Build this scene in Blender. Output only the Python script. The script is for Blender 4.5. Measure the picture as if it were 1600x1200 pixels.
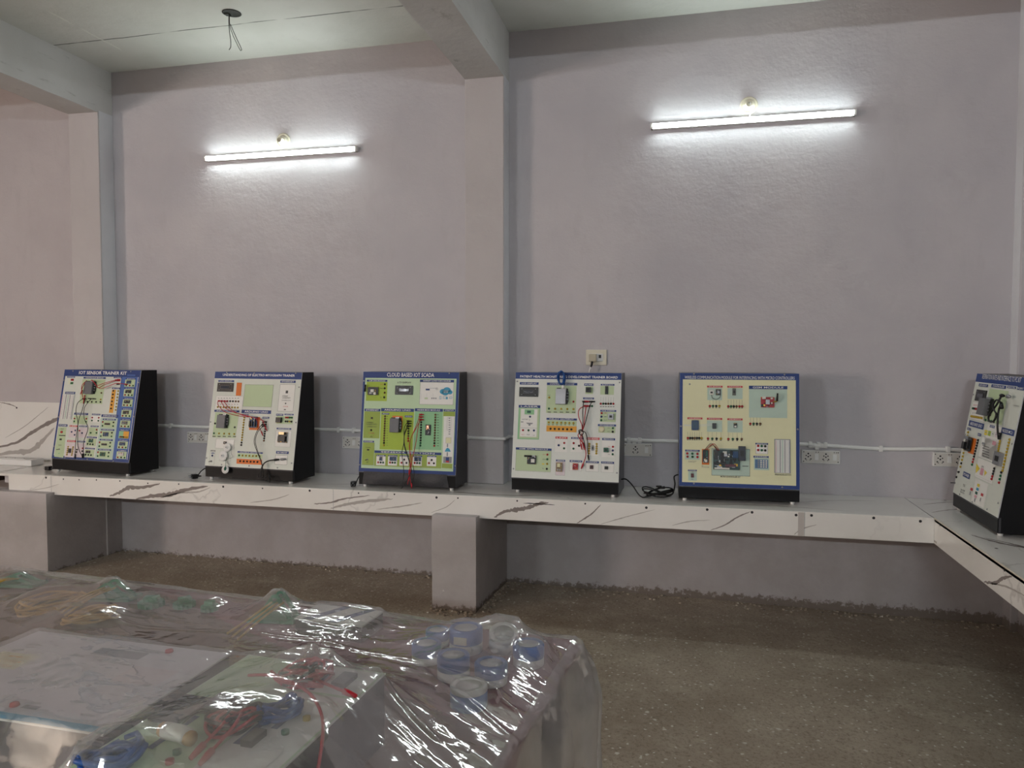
import bpy, bmesh, math, random
import numpy as np
from mathutils import Vector, Matrix, noise
for o in list(bpy.data.objects): bpy.data.objects.remove(o)
sc = bpy.context.scene
COL = sc.collection
R = math.radians
# ------------------------------------------------------------------ camera
cam_d = bpy.data.cameras.new('camera'); cam = bpy.data.objects.new('camera', cam_d); COL.objects.link(cam)
cam_d.sensor_fit = 'HORIZONTAL'; cam_d.sensor_width = 36.0; cam_d.lens = 36.0*1167.0/1600.0
cam_d.clip_start = 0.05; cam_d.clip_end = 60
YAW, PIT, ROLL = R(13.49), R(2.55), R(0.05)
fw = Vector((-math.sin(YAW)*math.cos(PIT), math.cos(YAW)*math.cos(PIT), -math.sin(PIT)))
rt = Vector((math.cos(YAW), math.sin(YAW), 0)); up = rt.cross(fw)
r2 = rt*math.cos(ROLL)+up*math.sin(ROLL); u2 = -rt*math.sin(ROLL)+up*math.cos(ROLL)
M = Matrix((r2, u2, -fw)).transposed().to_4x4(); M.translation = (0, 0, 1.63); cam.matrix_world = M
sc.camera = cam
# ------------------------------------------------------------------ world, exposure
w = bpy.data.worlds.new('world'); sc.world = w; w.use_nodes = True
w.node_tree.nodes['Background'].inputs[0].default_value = (1.0, 0.9, 0.8, 1)
w.node_tree.nodes['Background'].inputs[1].default_value = 0.25
sc.view_settings.view_transform = 'Standard'; sc.view_settings.look = 'None'
sc.view_settings.exposure = 2.46; sc.view_settings.gamma = 1.0; sc.view_settings.use_curve_mapping = False
sc.cycles.use_denoising = True; sc.cycles.max_bounces = 6; sc.cycles.transparent_max_bounces = 12; sc.cycles.use_adaptive_sampling = True; sc.cycles.adaptive_threshold = 0.03; sc.cycles.adaptive_min_samples = 16
sc.cycles.diffuse_bounces = 3; sc.cycles.glossy_bounces = 3; sc.cycles.sample_clamp_indirect = 6.0; sc.cycles.caustics_reflective = False; sc.cycles.caustics_refractive = False
TUBE_E, REAR_E, DAY_W = 12.5, 134.0, 52.0
# daylight through the window of the left wall (the window itself is out of the frame)
ld = bpy.data.lights.new('window_daylight', 'AREA'); ld.shape = 'RECTANGLE'; ld.size = 1.7; ld.size_y = 1.25
ld.energy = DAY_W; ld.color = (1.0, 0.80, 0.68)
lo = bpy.data.objects.new('window_daylight', ld); COL.objects.link(lo); lo.location = (-9.15, -2.1, 1.9); lo.rotation_euler = (R(90), 0, R(-90))

# ------------------------------------------------------------------ materials
MATS = {}
def srgb(c):
    return tuple((x/12.92 if x <= .04045 else ((x+.055)/1.055)**2.4) for x in c)
def hexc(h):
    return srgb(tuple(int(h[i:i+2], 16)/255 for i in (0, 2, 4)))
def mat(name, color, rough=.6, metal=0., spec=.4, bump=None, vary=0., coat=0., emit=None, estr=0.):
    if name in MATS: return MATS[name]
    m = bpy.data.materials.new(name); m.use_nodes = True; MATS[name] = m
    nt = m.node_tree; b = nt.nodes['Principled BSDF']
    if isinstance(color, str): color = hexc(color)
    b.inputs['Base Color'].default_value = (*color, 1); b.inputs['Roughness'].default_value = rough
    b.inputs['Metallic'].default_value = metal; b.inputs['Specular IOR Level'].default_value = spec
    b.inputs['Coat Weight'].default_value = coat
    tc = nt.nodes.new('ShaderNodeTexCoord')
    n = nt.nodes.new('ShaderNodeTexNoise'); n.inputs['Scale'].default_value = bump[0] if bump else 30; n.inputs['Detail'].default_value = 4
    nt.links.new(tc.outputs['Object'], n.inputs['Vector'])
    mr = nt.nodes.new('ShaderNodeMapRange'); mr.inputs['To Min'].default_value = 1-max(vary, .03); mr.inputs['To Max'].default_value = 1+max(vary, .03)
    nt.links.new(n.outputs['Fac'], mr.inputs['Value'])
    mx = nt.nodes.new('ShaderNodeVectorMath'); mx.operation = 'SCALE'; mx.inputs[0].default_value = color
    nt.links.new(mr.outputs[0], mx.inputs['Scale']); nt.links.new(mx.outputs[0], b.inputs['Base Color'])
    if bump:
        bp = nt.nodes.new('ShaderNodeBump'); bp.inputs['Strength'].default_value = bump[1]; bp.inputs['Distance'].default_value = .01
        nt.links.new(n.outputs['Fac'], bp.inputs['Height']); nt.links.new(bp.outputs[0], b.inputs['Normal'])
    if emit:
        b.inputs['Emission Color'].default_value = (*emit, 1); b.inputs['Emission Strength'].default_value = estr
    return m
class NT:
    def __init__(s, name):
        s.m = bpy.data.materials.new(name); s.m.use_nodes = True; s.t = s.m.node_tree; s.b = s.t.nodes['Principled BSDF']; MATS[name] = s.m
        s.geo = s.n('ShaderNodeNewGeometry').outputs['Position']
    def n(s, ty, **k):
        x = s.t.nodes.new(ty)
        for a, v in k.items():
            if a[0] == '_': setattr(x, a[1:], v)
            else: x.inputs[a.replace('_', ' ')].default_value = v
        return x
    def l(s, a, b): s.t.links.new(a, b)
    def noise(s, scale, detail=4, rough=.5, vec=None, stretch=None):
        x = s.n('ShaderNodeTexNoise', Scale=scale, Detail=detail, Roughness=rough); v = vec or s.geo
        if stretch:
            mp = s.n('ShaderNodeMapping'); mp.inputs['Scale'].default_value = stretch; s.l(v, mp.inputs['Vector']); v = mp.outputs[0]
        s.l(v, x.inputs['Vector']); return x.outputs['Fac']
    def ramp(s, f, a, b, lo=0., hi=1.):
        x = s.n('ShaderNodeMapRange'); s.l(f, x.inputs['Value']); x.inputs['From Min'].default_value = a; x.inputs['From Max'].default_value = b
        x.inputs['To Min'].default_value = lo; x.inputs['To Max'].default_value = hi; return x.outputs[0]
    def mix(s, f, a, b):
        x = s.n('ShaderNodeMix', _data_type='RGBA')
        if isinstance(f, float): x.inputs[0].default_value = f
        else: s.l(f, x.inputs[0])
        for i, c in ((6, a), (7, b)):
            if isinstance(c, tuple): x.inputs[i].default_value = (*c, 1)
            else: s.l(c, x.inputs[i])
        return x.outputs[2]
    def math(s, op, a, b=0.):
        x = s.n('ShaderNodeMath', _operation=op)
        for i, c in ((0, a), (1, b)):
            if isinstance(c, (int, float)): x.inputs[i].default_value = c
            else: s.l(c, x.inputs[i])
        return x.outputs[0]
    def sep(s, i):
        x = s.n('ShaderNodeSeparateXYZ'); s.l(s.geo, x.inputs[0]); return x.outputs[i]
    def bump(s, h, strength, dist=.01, prev=None):
        x = s.n('ShaderNodeBump', Strength=strength, Distance=dist); s.l(h, x.inputs['Height'])
        if prev: s.l(prev, x.inputs['Normal'])
        s.l(x.outputs[0], s.b.inputs['Normal']); return x.outputs[0]

def wall_mat(name, base, dark, dirt_shade=True, rough_paint=.75, crack=False, wear=False):
    g = NT(name)
    c = g.mix(g.ramp(g.noise(1.3, 3, .6), .35, .7), base, dark)
    c = g.mix(g.ramp(g.noise(9, 3, .7, stretch=(1, 1, .35)), .55, .8, 0, .35), c, tuple(x*.82 for x in base))
    if dirt_shade:   # mortar splashes and damp at the wall foot, painted shade under the bench
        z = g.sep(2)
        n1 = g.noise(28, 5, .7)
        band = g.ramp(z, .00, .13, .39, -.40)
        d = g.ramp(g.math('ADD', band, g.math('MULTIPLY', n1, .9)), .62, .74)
        grime_shade = g.math('MULTIPLY', g.ramp(z, .50, .62, .75, 0), g.ramp(g.noise(4, 5, .65), .25, .6, .6, 1)); c = g.mix(grime_shade, c, hexc('9b9591'))  # grime, plus the dimmer light under the bench painted into the wall colour
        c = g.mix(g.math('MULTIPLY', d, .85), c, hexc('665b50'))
        sp = g.ramp(g.noise(60, 3, .6), .74, .80)
        c = g.mix(g.math('MULTIPLY', sp, g.ramp(z, .3, .9, .8, 0)), c, hexc('5a5350'))
    if wear:
        c = g.mix(g.ramp(g.noise(7, 8, .75, stretch=(.5, .35, 2.5)), .60, .72, 0, .6), c, hexc('6b6763'))
    if crack:
        y = g.sep(1); wob = g.math('MULTIPLY', g.noise(2.5, 3), .03)
        dd = g.math('ABSOLUTE', g.math('SUBTRACT', g.math('ADD', y, wob), 4.525))
        k = g.math('MULTIPLY', g.ramp(dd, .003, .007, 1, 0), g.ramp(g.noise(3, 3), .38, .5))
        c = g.mix(k, c, hexc('5b5f58'))
        x = g.sep(0)
        dd = g.math('ABSOLUTE', g.math('SUBTRACT', g.math('ADD', x, wob), -4.02))
        c = g.mix(g.math('MULTIPLY', g.ramp(dd, .004, .012, .6, 0), g.ramp(g.noise(4, 3), .5, .6)), c, hexc('e6e8e0'))
    g.l(c, g.b.inputs['Base Color']); g.b.inputs['Roughness'].default_value = rough_paint; g.b.inputs['Specular IOR Level'].default_value = .3
    p = g.bump(g.noise(70, 2, .65), .12, .005)
    g.bump(g.noise(5, 4, .62, stretch=(1, 1, 1.2)), .26, .03, p)
    return g.m
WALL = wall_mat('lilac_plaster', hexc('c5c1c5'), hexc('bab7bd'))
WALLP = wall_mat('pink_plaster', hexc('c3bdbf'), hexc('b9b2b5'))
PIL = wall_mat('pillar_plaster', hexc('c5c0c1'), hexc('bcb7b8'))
CEIL = wall_mat('ceiling_whitewash', hexc('d2d2cd'), hexc('c6c7c0'), dirt_shade=False, crack=True)
BEAM = wall_mat('beam_plaster', hexc('cccbca'), hexc('c0bfbd'), dirt_shade=False, wear=True)

def floor_mat():
    g = NT('rough_concrete')
    c = g.mix(g.ramp(g.noise(1.1, 5, .6), .35, .65), hexc('b3a797'), hexc('9a8d7e'))
    c = g.mix(g.ramp(g.noise(3.4, 6, .7), .48, .7, 0, .7), c, hexc('beb4a3'))
    c = g.mix(g.ramp(g.noise(60, 5, .75), .5, .68, 0, .75), c, hexc('76695b'))
    c = g.mix(g.ramp(g.noise(140, 3, .7), .60, .72, 0, .6), c, hexc('cbc3b2'))
    for sc_, th, sd in ((7, .07, 0), (16, .13, 3), (36, .20, 9)):
        mp = g.n('ShaderNodeMapping'); mp.inputs['Location'].default_value = (sd, sd, sd); g.l(g.geo, mp.inputs['Vector'])
        wv = g.n('ShaderNodeTexNoise', Scale=50.0); g.l(mp.outputs[0], wv.inputs['Vector'])
        ad = g.n('ShaderNodeVectorMath', _operation='MULTIPLY_ADD'); ad.inputs[1].default_value = (.02, .02, .02)
        g.l(wv.outputs['Color'], ad.inputs[0]); g.l(mp.outputs[0], ad.inputs[2])
        v = g.n('ShaderNodeTexVoronoi', Scale=float(sc_)); g.l(ad.outputs[0], v.inputs['Vector'])
        pick = g.n('ShaderNodeSeparateColor'); g.l(v.outputs['Color'], pick.inputs[0])
        k = g.math('MULTIPLY', g.ramp(v.outputs['Distance'], th*.7, th*1.3, 1, 0), g.ramp(pick.outputs[0], .62, .66))
        c = g.mix(g.math('MULTIPLY', k, .85), c, hexc('dad8cf'))
    g.l(c, g.b.inputs['Base Color']); g.b.inputs['Roughness'].default_value = .85; g.b.inputs['Specular IOR Level'].default_value = .25
    p = g.bump(g.noise(90, 6, .7), .5, .006); g.bump(g.noise(12, 4, .6), .4, .015, p)
    return g.m
FLOOR = floor_mat()
def marble_mat():
    g = NT('white_marble_laminate')
    c = g.mix(g.ramp(g.noise(1.6, 4), .4, .7), hexc('eceae6'), hexc('e2e0db'))
    n = g.noise(1.5, 5, .55, stretch=(1, 1, 1)); r = g.math('ABSOLUTE', g.math('SUBTRACT', n, .5))
    k = g.math('MULTIPLY', g.ramp(r, .0, .010, .35, 0), g.ramp(g.noise(.9, 2), .5, .6))
    c = g.mix(k, c, hexc('8f8a88'))
    g.l(c, g.b.inputs['Base Color']); g.b.inputs['Roughness'].default_value = .16; g.b.inputs['Specular IOR Level'].default_value = .5
    return g.m
MARBLE = marble_mat()
VEIN = mat('marble_vein', '8c8480', .2, vary=.25)
VEINL = mat('marble_vein_pale', 'b5b0ab', .2, vary=.15)
def sheet_mat(name='clear_plastic_film', m0=.12, m1=.34):
    g = NT(name); t = g.t; t.nodes.remove(g.b)
    out = t.nodes['Material Output']
    lw = g.n('ShaderNodeLayerWeight', Blend=.5)
    fr = g.n('ShaderNodeFresnel', IOR=1.5)
    tr = g.n('ShaderNodeBsdfTransparent'); tr.inputs[0].default_value = (.95, .95, .95, 1)
    df = g.n('ShaderNodeBsdfDiffuse'); df.inputs[0].default_value = (.82, .82, .82, 1)
    tl = g.n('ShaderNodeBsdfTranslucent'); tl.inputs[0].default_value = (.82, .82, .82, 1)
    gl = g.n('ShaderNodeBsdfGlossy', Roughness=.06)
    hz = g.n('ShaderNodeMixShader'); hz.inputs[0].default_value = .45; g.l(df.outputs[0], hz.inputs[1]); g.l(tl.outputs[0], hz.inputs[2])
    milk = g.ramp(g.noise(2.6, 4, .6), .35, .7, m0, m1)
    fac = g.math('ADD', milk, g.math('MULTIPLY', lw.outputs['Facing'], .14))
    m1 = g.n('ShaderNodeMixShader'); g.l(fac, m1.inputs[0]); g.l(tr.outputs[0], m1.inputs[1]); g.l(hz.outputs[0], m1.inputs[2])
    m2 = g.n('ShaderNodeMixShader'); g.l(g.math('MINIMUM', g.math('MULTIPLY', fr.outputs[0], 1.3), .34), m2.inputs[0]); g.l(m1.outputs[0], m2.inputs[1]); g.l(gl.outputs[0], m2.inputs[2])
    g.l(m2.outputs[0], out.inputs['Surface'])
    def warp(sc_, st, dist, prev, stretch):
        b = g.n('ShaderNodeBump', Strength=st, Distance=dist); g.l(g.noise(sc_, 3, .55, stretch=stretch), b.inputs['Height'])
        if prev: g.l(prev, b.inputs['Normal'])
        return b.outputs[0]
    p = warp(14, .16, .010, None, (.7, 1.6, 1)); p = warp(4.5, .35, .03, p, (.6, 2.0, 1)); p = warp(60, .08, .002, p, (1, 1, 1))
    for nd in (gl,): g.l(p, nd.inputs['Normal'])
    g.l(p, fr.inputs['Normal'])
    return g.m

BLUE = mat('print_blue', '1f3c7c', .5); MBLUE = mat('print_mid_blue', '4568ad', .5); PALE = mat('print_pale_grey', 'd6dbd3', .5)
WHITE = mat('print_white', 'e8e8e4', .5); LGREEN = mat('print_light_green', 'bccfa8', .5); GREEN = mat('print_green', '97ad4a', .5)
LIME = mat('print_lime', 'a3bd3c', .5); MINT = mat('print_mint', '8fc495', .5); CREAM = mat('print_cream', 'e2e1ba', .5)
PBLUE = mat('print_pale_blue', 'b9cfc2', .5); RED = mat('print_red', 'c33b40', .5); ORANGE = mat('print_orange', 'dc7426', .5)
AMBER = mat('print_amber', 'e0a23a', .5); YEL = mat('print_yellow', 'e3cf45', .5); INK = mat('print_black', '26262a', .4)
LETTER = mat('print_lettering_white', 'f0f0ee', .5); CYAN = mat('print_cyan', '3f9fc4', .5); PINKW = mat('print_pinkish_white', 'd9cdd2', .5)
GREYP = mat('print_grey', '8d9094', .5); BLACK = mat('black_painted_board', '0b0c0f', .4, spec=.25, bump=(120, .05)); DGREY = mat('dark_grey_board', '3a3b3f', .4)
EDGE = mat('panel_edge', 'b9bcc0', .3); FOOT = mat('white_plastic', 'e8e8e6', .4); STEEL = mat('brushed_steel', '9a9ca0', .42, metal=.7)
CASE = mat('grey_module_case', '6a6c70', .5, metal=.1); BPLAST = mat('black_plastic', '101113', .35); PCBB = mat('blue_circuit_board', '1d3f66', .4)
PCBR = mat('red_circuit_board', 'a3252f', .4); PCBG = mat('green_circuit_board', '1f5a48', .4); PCBD = mat('dark_circuit_board', '23282c', .4)
GOLD = mat('brass_contact', 'b08d3e', .3, metal=.8); CHIP = mat('chip_black', '0d0e10', .4); HEAD = mat('header_white', 'd8d8d0', .4)
TR = mat('terminal_red', 'a81d24', .35); TG = mat('terminal_green', '1d5e3d', .35); TK = mat('terminal_black', '141416', .35)
TY = mat('terminal_yellow', 'b49a2c', .35); TB = mat('terminal_blue', '24356b', .35); TW = mat('terminal_brown', '6a4a2c', .35)
CABR = mat('red_wire', 'b3182a', .4); CABK = mat('black_wire', '0f0f11', .4); CABB = mat('blue_wire', '1f4f93', .4); CABW = mat('grey_wire', 'a5a5a3', .5)
CABY = mat('yellow_wire', 'c99b4e', .5); LCDS = mat('lcd_glass', '2c3340', .12, coat=.5); BBW = mat('breadboard_white', 'e2e2df', .5)
TCOL = dict(r=TR, g=TG, k=TK, y=TY, b=TB, o=TW)

# ------------------------------------------------------------------ mesh builder
class MB:
    def __init__(s): s.v = []; s.f = []; s.mi = []; s.ms = []; s.sm = []
    def m(s, m):
        if m not in s.ms: s.ms.append(m)
        return s.ms.index(m)
    def add(s, vs, fs, m, smooth=False):
        o = len(s.v); s.v += [tuple(v) for v in vs]; k = s.m(m)
        for f in fs: s.f.append([i+o for i in f]); s.mi.append(k); s.sm.append(smooth)
    def box(s, a, b, m, T=None, bev=0.):
        x0, y0, z0 = a; x1, y1, z1 = b
        if bev > 0:
            bm = bmesh.new(); bmesh.ops.create_cube(bm, size=1)
            for v in bm.verts: v.co = Vector(((x0+x1)/2+v.co.x*(x1-x0), (y0+y1)/2+v.co.y*(y1-y0), (z0+z1)/2+v.co.z*(z1-z0)))
            bmesh.ops.bevel(bm, geom=bm.edges[:], offset=bev, segments=2, affect='EDGES', profile=.6)
            vs = [v.co.copy() for v in bm.verts]; fs = [[v.index for v in f.verts] for f in bm.faces]; bm.free()
        else:
            vs = [Vector(p) for p in ((x0,y0,z0),(x1,y0,z0),(x1,y1,z0),(x0,y1,z0),(x0,y0,z1),(x1,y0,z1),(x1,y1,z1),(x0,y1,z1))]
            fs = [(0,3,2,1),(4,5,6,7),(0,1,5,4),(1,2,6,5),(2,3,7,6),(3,0,4,7)]
        if T: vs = [T(v) for v in vs]
        s.add(vs, fs, m)
    def prism(s, poly, h0, h1, m, T=None, ax=2):   # poly in 2D, extruded
        n = len(poly); P = lambda p, h: Vector((p[0], p[1], h)) if ax == 2 else (Vector((h, p[0], p[1])) if ax == 0 else Vector((p[0], h, p[1])))
        vs = [P(p, h0) for p in poly]+[P(p, h1) for p in poly]
        if T: vs = [T(v) for v in vs]
        s.add(vs, [list(range(n))[::-1], list(range(n, 2*n))]+[(i, (i+1) % n, n+(i+1) % n, n+i) for i in range(n)], m)
    def lathe(s, prof, m, T=None, n=20, smooth=True, caps=True):   # prof (r, h) about +Z
        vs = []; fs = []
        for r, h in prof:
            for i in range(n): a = 2*math.pi*i/n; vs.append(Vector((r*math.cos(a), r*math.sin(a), h)))
        for j in range(len(prof)-1):
            for i in range(n): fs.append((j*n+i, j*n+(i+1) % n, (j+1)*n+(i+1) % n, (j+1)*n+i))
        if caps:
            fs.append(list(range(n))[::-1]); fs.append([(len(prof)-1)*n+i for i in range(n)])
        if T: vs = [T(v) for v in vs]
        s.add(vs, fs, m, smooth)
    def tube(s, pts, r, m, n=6, sub=4, taper=None):
        P = smooth_path(pts, sub) if sub else [Vector(p) for p in pts]
        vs = []; fs = []; prev = None; N = len(P)
        for i, p in enumerate(P):
            t = (P[min(i+1, N-1)]-P[max(i-1, 0)])
            if t.length < 1e-9: t = Vector((0, 0, 1))
            t.normalize()
            if prev is None: prev = t.orthogonal().normalized()
            u = (prev-t*prev.dot(t)); u = u.normalized() if u.length > 1e-6 else t.orthogonal().normalized(); prev = u; w_ = t.cross(u)
            rr = r*(taper(i/(N-1)) if taper else 1)
            for k in range(n): a = 2*math.pi*k/n; vs.append(p+(u*math.cos(a)+w_*math.sin(a))*rr)
        for i in range(N-1):
            for k in range(n): fs.append((i*n+k, i*n+(k+1) % n, (i+1)*n+(k+1) % n, (i+1)*n+k))
        fs.append(list(range(n))[::-1]); fs.append([(N-1)*n+k for k in range(n)])
        s.add(vs, fs, m, True)
    def text(s, txt, x0, y0, x1, y1, m, T, z=0., bold=0.):     # fitted in a box of the local XY plane
        vs, fs, (a0, b0, a1, b1) = text_mesh(txt, bold)
        if not vs: return
        s.add([T(Vector((x0+(v[0]-a0)/(a1-a0)*(x1-x0), y0+(v[1]-b0)/(b1-b0)*(y1-y0), z))) for v in vs], fs, m)
    def build(s, name, parent=None, loc=None, rot=None):
        me = bpy.data.meshes.new(name); me.from_pydata(s.v, [], s.f); me.update()
        for m in s.ms: me.materials.append(m)
        me.polygons.foreach_set('material_index', s.mi); me.polygons.foreach_set('use_smooth', s.sm); me.update()
        o = bpy.data.objects.new(name, me); COL.objects.link(o)
        if parent: o.parent = parent
        if loc: o.location = loc
        if rot: o.rotation_euler = rot
        return o
def smooth_path(pts, sub):
    P = [Vector(p) for p in pts]
    if len(P) < 3: return P
    out = []
    for i in range(len(P)-1):
        p0 = P[max(i-1, 0)]; p1 = P[i]; p2 = P[i+1]; p3 = P[min(i+2, len(P)-1)]
        for k in range(sub):
            t = k/sub
            out.append(.5*((2*p1)+(p2-p0)*t+(2*p0-5*p1+4*p2-p3)*t*t+(3*p1-p0-3*p2+p3)*t**3))
    out.append(P[-1]); return out
TCACHE = {}
def text_mesh(txt, bold):
    k = (txt, bold)
    if k in TCACHE: return TCACHE[k]
    cu = bpy.data.curves.new('t', 'FONT'); cu.body = txt; cu.resolution_u = 2; cu.offset = bold
    ob = bpy.data.objects.new('t', cu); COL.objects.link(ob)
    dg = bpy.context.evaluated_depsgraph_get(); me = bpy.data.meshes.new_from_object(ob.evaluated_get(dg))
    vs = [tuple(v.co) for v in me.vertices]; fs = [list(p.vertices) for p in me.polygons]
    bpy.data.objects.remove(ob); bpy.data.curves.remove(cu); bpy.data.meshes.remove(me)
    bb = (min(v[0] for v in vs), min(v[1] for v in vs), max(v[0] for v in vs), max(v[1] for v in vs)) if vs else (0, 0, 1, 1)
    TCACHE[k] = (vs, fs, bb); return TCACHE[k]
def tag(o, label=None, cat=None, group=None, kind=None):
    if label: o['label'] = label
    if cat: o['category'] = cat
    if group: o['group'] = group
    if kind: o['kind'] = kind
    return o
def empty(name, loc=(0, 0, 0), rz=0.):
    o = bpy.data.objects.new(name, None); COL.objects.link(o); o.location = loc; o.rotation_euler = (0, 0, rz); o.empty_display_size = .05; return o
def struct(name, mb, **k):
    o = mb.build(name, **k); o['kind'] = 'structure'; return o
def inst(src, parent, matrix, name=None):
    c = src.copy(); COL.objects.link(c); c.parent = parent; c.matrix_local = matrix
    if name: c.name = name
    return c

# ------------------------------------------------------------------ room shell
XL, XR, YB, YW, ZC, ZB = -9.0, 1.90, -4.5, 5.05, 3.80, 3.455
XA, XA2, XM1, XM2, YP = -4.438, -4.708, -1.504, -1.235, 4.90
def fz(x, y=0):
    if x < -1.2: return .022*min(1, (-1.2-x)/3.2)
    return -.035*min(1, (x+1.2)/3.1)
def make_floor():
    mb = MB(); nx, ny = 90, 60; vs = []
    for j in range(ny+1):
        for i in range(nx+1):
            x = XL-.1+(XR-XL+.2)*i/nx; y = YB-.1+(YW-YB+.2)*j/ny
            vs.append((x, y, fz(x)+.004*noise.noise(Vector((x*2.5, y*2.5, 0)))))
    fs = [(j*(nx+1)+i, j*(nx+1)+i+1, (j+1)*(nx+1)+i+1, (j+1)*(nx+1)+i) for j in range(ny) for i in range(nx)]
    mb.add(vs, fs, FLOOR, True)
    # skirt so that the slab has a thickness
    mb.box((XL-.2, YB-.2, -.25), (XR+.2, YW+.2, -.06), FLOOR)
    struct('floor', mb)
make_floor()
def wall(name, a, b, m):
    mb = MB(); mb.box(a, b, m); return struct(name, mb)
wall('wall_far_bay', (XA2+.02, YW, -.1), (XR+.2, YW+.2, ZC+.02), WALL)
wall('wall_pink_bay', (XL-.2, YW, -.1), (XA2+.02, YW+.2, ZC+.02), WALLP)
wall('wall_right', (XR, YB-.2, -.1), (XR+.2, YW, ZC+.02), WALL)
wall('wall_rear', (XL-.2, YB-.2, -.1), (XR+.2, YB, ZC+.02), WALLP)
# left wall with the window opening through which the daylight falls
mb = MB()
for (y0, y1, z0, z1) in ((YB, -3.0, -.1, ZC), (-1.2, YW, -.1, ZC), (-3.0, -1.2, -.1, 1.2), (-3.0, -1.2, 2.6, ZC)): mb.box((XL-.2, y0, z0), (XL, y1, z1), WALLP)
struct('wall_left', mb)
mb = MB(); mb.box((XL-.2, YB-.2, ZC), (XR+.2, YW+.2, ZC+.15), CEIL); struct('ceiling', mb)
def rough_beam(name, a, b, n_axis):
    # beam with slightly uneven arrises
    bm = bmesh.new(); bmesh.ops.create_cube(bm, size=1)
    for v in bm.verts: v.co = Vector(((a[0]+b[0])/2+v.co.x*(b[0]-a[0]), (a[1]+b[1])/2+v.co.y*(b[1]-a[1]), (a[2]+b[2])/2+v.co.z*(b[2]-a[2])))
    ed = [e for e in bm.edges if abs((e.verts[0].co-e.verts[1].co)[n_axis]) > .5]
    bmesh.ops.subdivide_edges(bm, edges=ed, cuts=60, use_grid_fill=True)
    for v in bm.verts:
        if v.co.z < b[2]-.01:
            q = v.co*6; v.co += Vector((.006*noise.noise(q), 0, .007*noise.noise(q+Vector((9, 9, 9)))))
    mb = MB(); mb.add([v.co.copy() for v in bm.verts], [[v.index for v in f.verts] for f in bm.faces], BEAM); bm.free()
    struct(name, mb)
rough_beam('ceiling_beam', (XM1, YB, ZB), (XM2, YW, ZC+.01), 1)
rough_beam('ceiling_beam', (XA2, YB, ZB), (XA, YW, ZC+.01), 1)
rough_beam('ceiling_beam', (XL, 1.85, ZB), (XR, 2.1, ZC+.01), 0)
STRIP = wall_mat('pale_strip_paint', hexc('dcdde2'), hexc('d0d1d6'), dirt_shade=False)
def pillar(x0, x1, y0, y1, z0, z1, m, side=0):
    mb = MB(); mb.box((x0, y0, z0), (x1, y1, z1), m, bev=.006)
    if side > 0: mb.box((x1-.01, y0+.012, max(z0, .722)), (x1+.0015, y1, z1), STRIP)
    if side < 0: mb.box((x0-.0015, y0+.012, max(z0, .722)), (x0+.01, y1, z1), STRIP)
    return struct('pillar', mb)
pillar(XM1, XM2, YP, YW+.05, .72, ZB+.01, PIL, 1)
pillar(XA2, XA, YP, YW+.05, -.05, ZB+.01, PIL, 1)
pillar(1.858, XR+.05, 4.94, YW+.05, -.08, ZC, WALL, -1)
# masonry piers under the bench
mb = MB()
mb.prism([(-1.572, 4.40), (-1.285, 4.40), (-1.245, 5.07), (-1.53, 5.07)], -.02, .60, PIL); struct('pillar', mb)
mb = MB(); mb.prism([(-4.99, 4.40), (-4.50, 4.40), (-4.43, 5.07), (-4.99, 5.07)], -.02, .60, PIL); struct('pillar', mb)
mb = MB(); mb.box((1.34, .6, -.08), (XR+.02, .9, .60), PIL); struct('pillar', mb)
# mortar fillet and crumbs along the foot of the wall
def debris(name, x0, y0, x1, y1, wd, n, seed):
    rnd = random.Random(seed); mb = MB()
    L = math.hypot(x1-x0, y1-y0); k = int(L/.02); vs = []
    dx, dy = (x1-x0)/L, (y1-y0)/L; nx, ny = dy, -dx
    for i in range(k+1):
        t = i/k*L; a = wd*.30*(.2+1.0*abs(noise.noise(Vector((t*7+seed, 0, 0)))))
        hh = a*(.5+.5*noise.noise(Vector((t*11, seed, 0))))
        px, py = x0+dx*t, y0+dy*t; z = fz(px)-.004
        vs += [(px-nx*.01, py-ny*.01, z+hh), (px+nx*a*.45, py+ny*a*.45, z+hh*.35), (px+nx*a, py+ny*a, z)]
    fs = []
    for i in range(k):
        for j in range(2): fs.append((i*3+j, i*3+j+1, (i+1)*3+j+1, (i+1)*3+j))
    mb.add(vs, fs, FLOOR, True)
    for _ in range(n):
        t = rnd.random()*L; d = rnd.random()**2*wd*3; r = rnd.uniform(.002, .007)
        px, py = x0+dx*t+nx*d, y0+dy*t+ny*d; z = fz(px)
        mb.box((px-r, py-r, z-.002), (px+r*1.3, py+r, z+r*1.2), FLOOR if rnd.random() < .8 else PIL)
    o = mb.build(name); tag(o, kind='stuff'); return o
tag(debris('mortar_debris', -1.24, 5.05, 1.89, 5.05, .045, 160, 1), 'brown mortar crumbs along foot of right bay wall under bench', 'debris')
tag(debris('mortar_debris', -4.42, 5.05, -1.53, 5.05, .03, 90, 2), 'brown mortar crumbs along foot of wall between the two piers', 'debris')
tag(debris('mortar_debris', -1.282, 4.42, -1.25, 4.98, .03, 70, 3), 'mortar crumbs at right side of the middle bench pier', 'debris')
tag(debris('mortar_debris', -1.58, 4.40, -1.28, 4.40, .035, 60, 4), 'mortar crumbs at front of the middle bench pier', 'debris')

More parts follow.
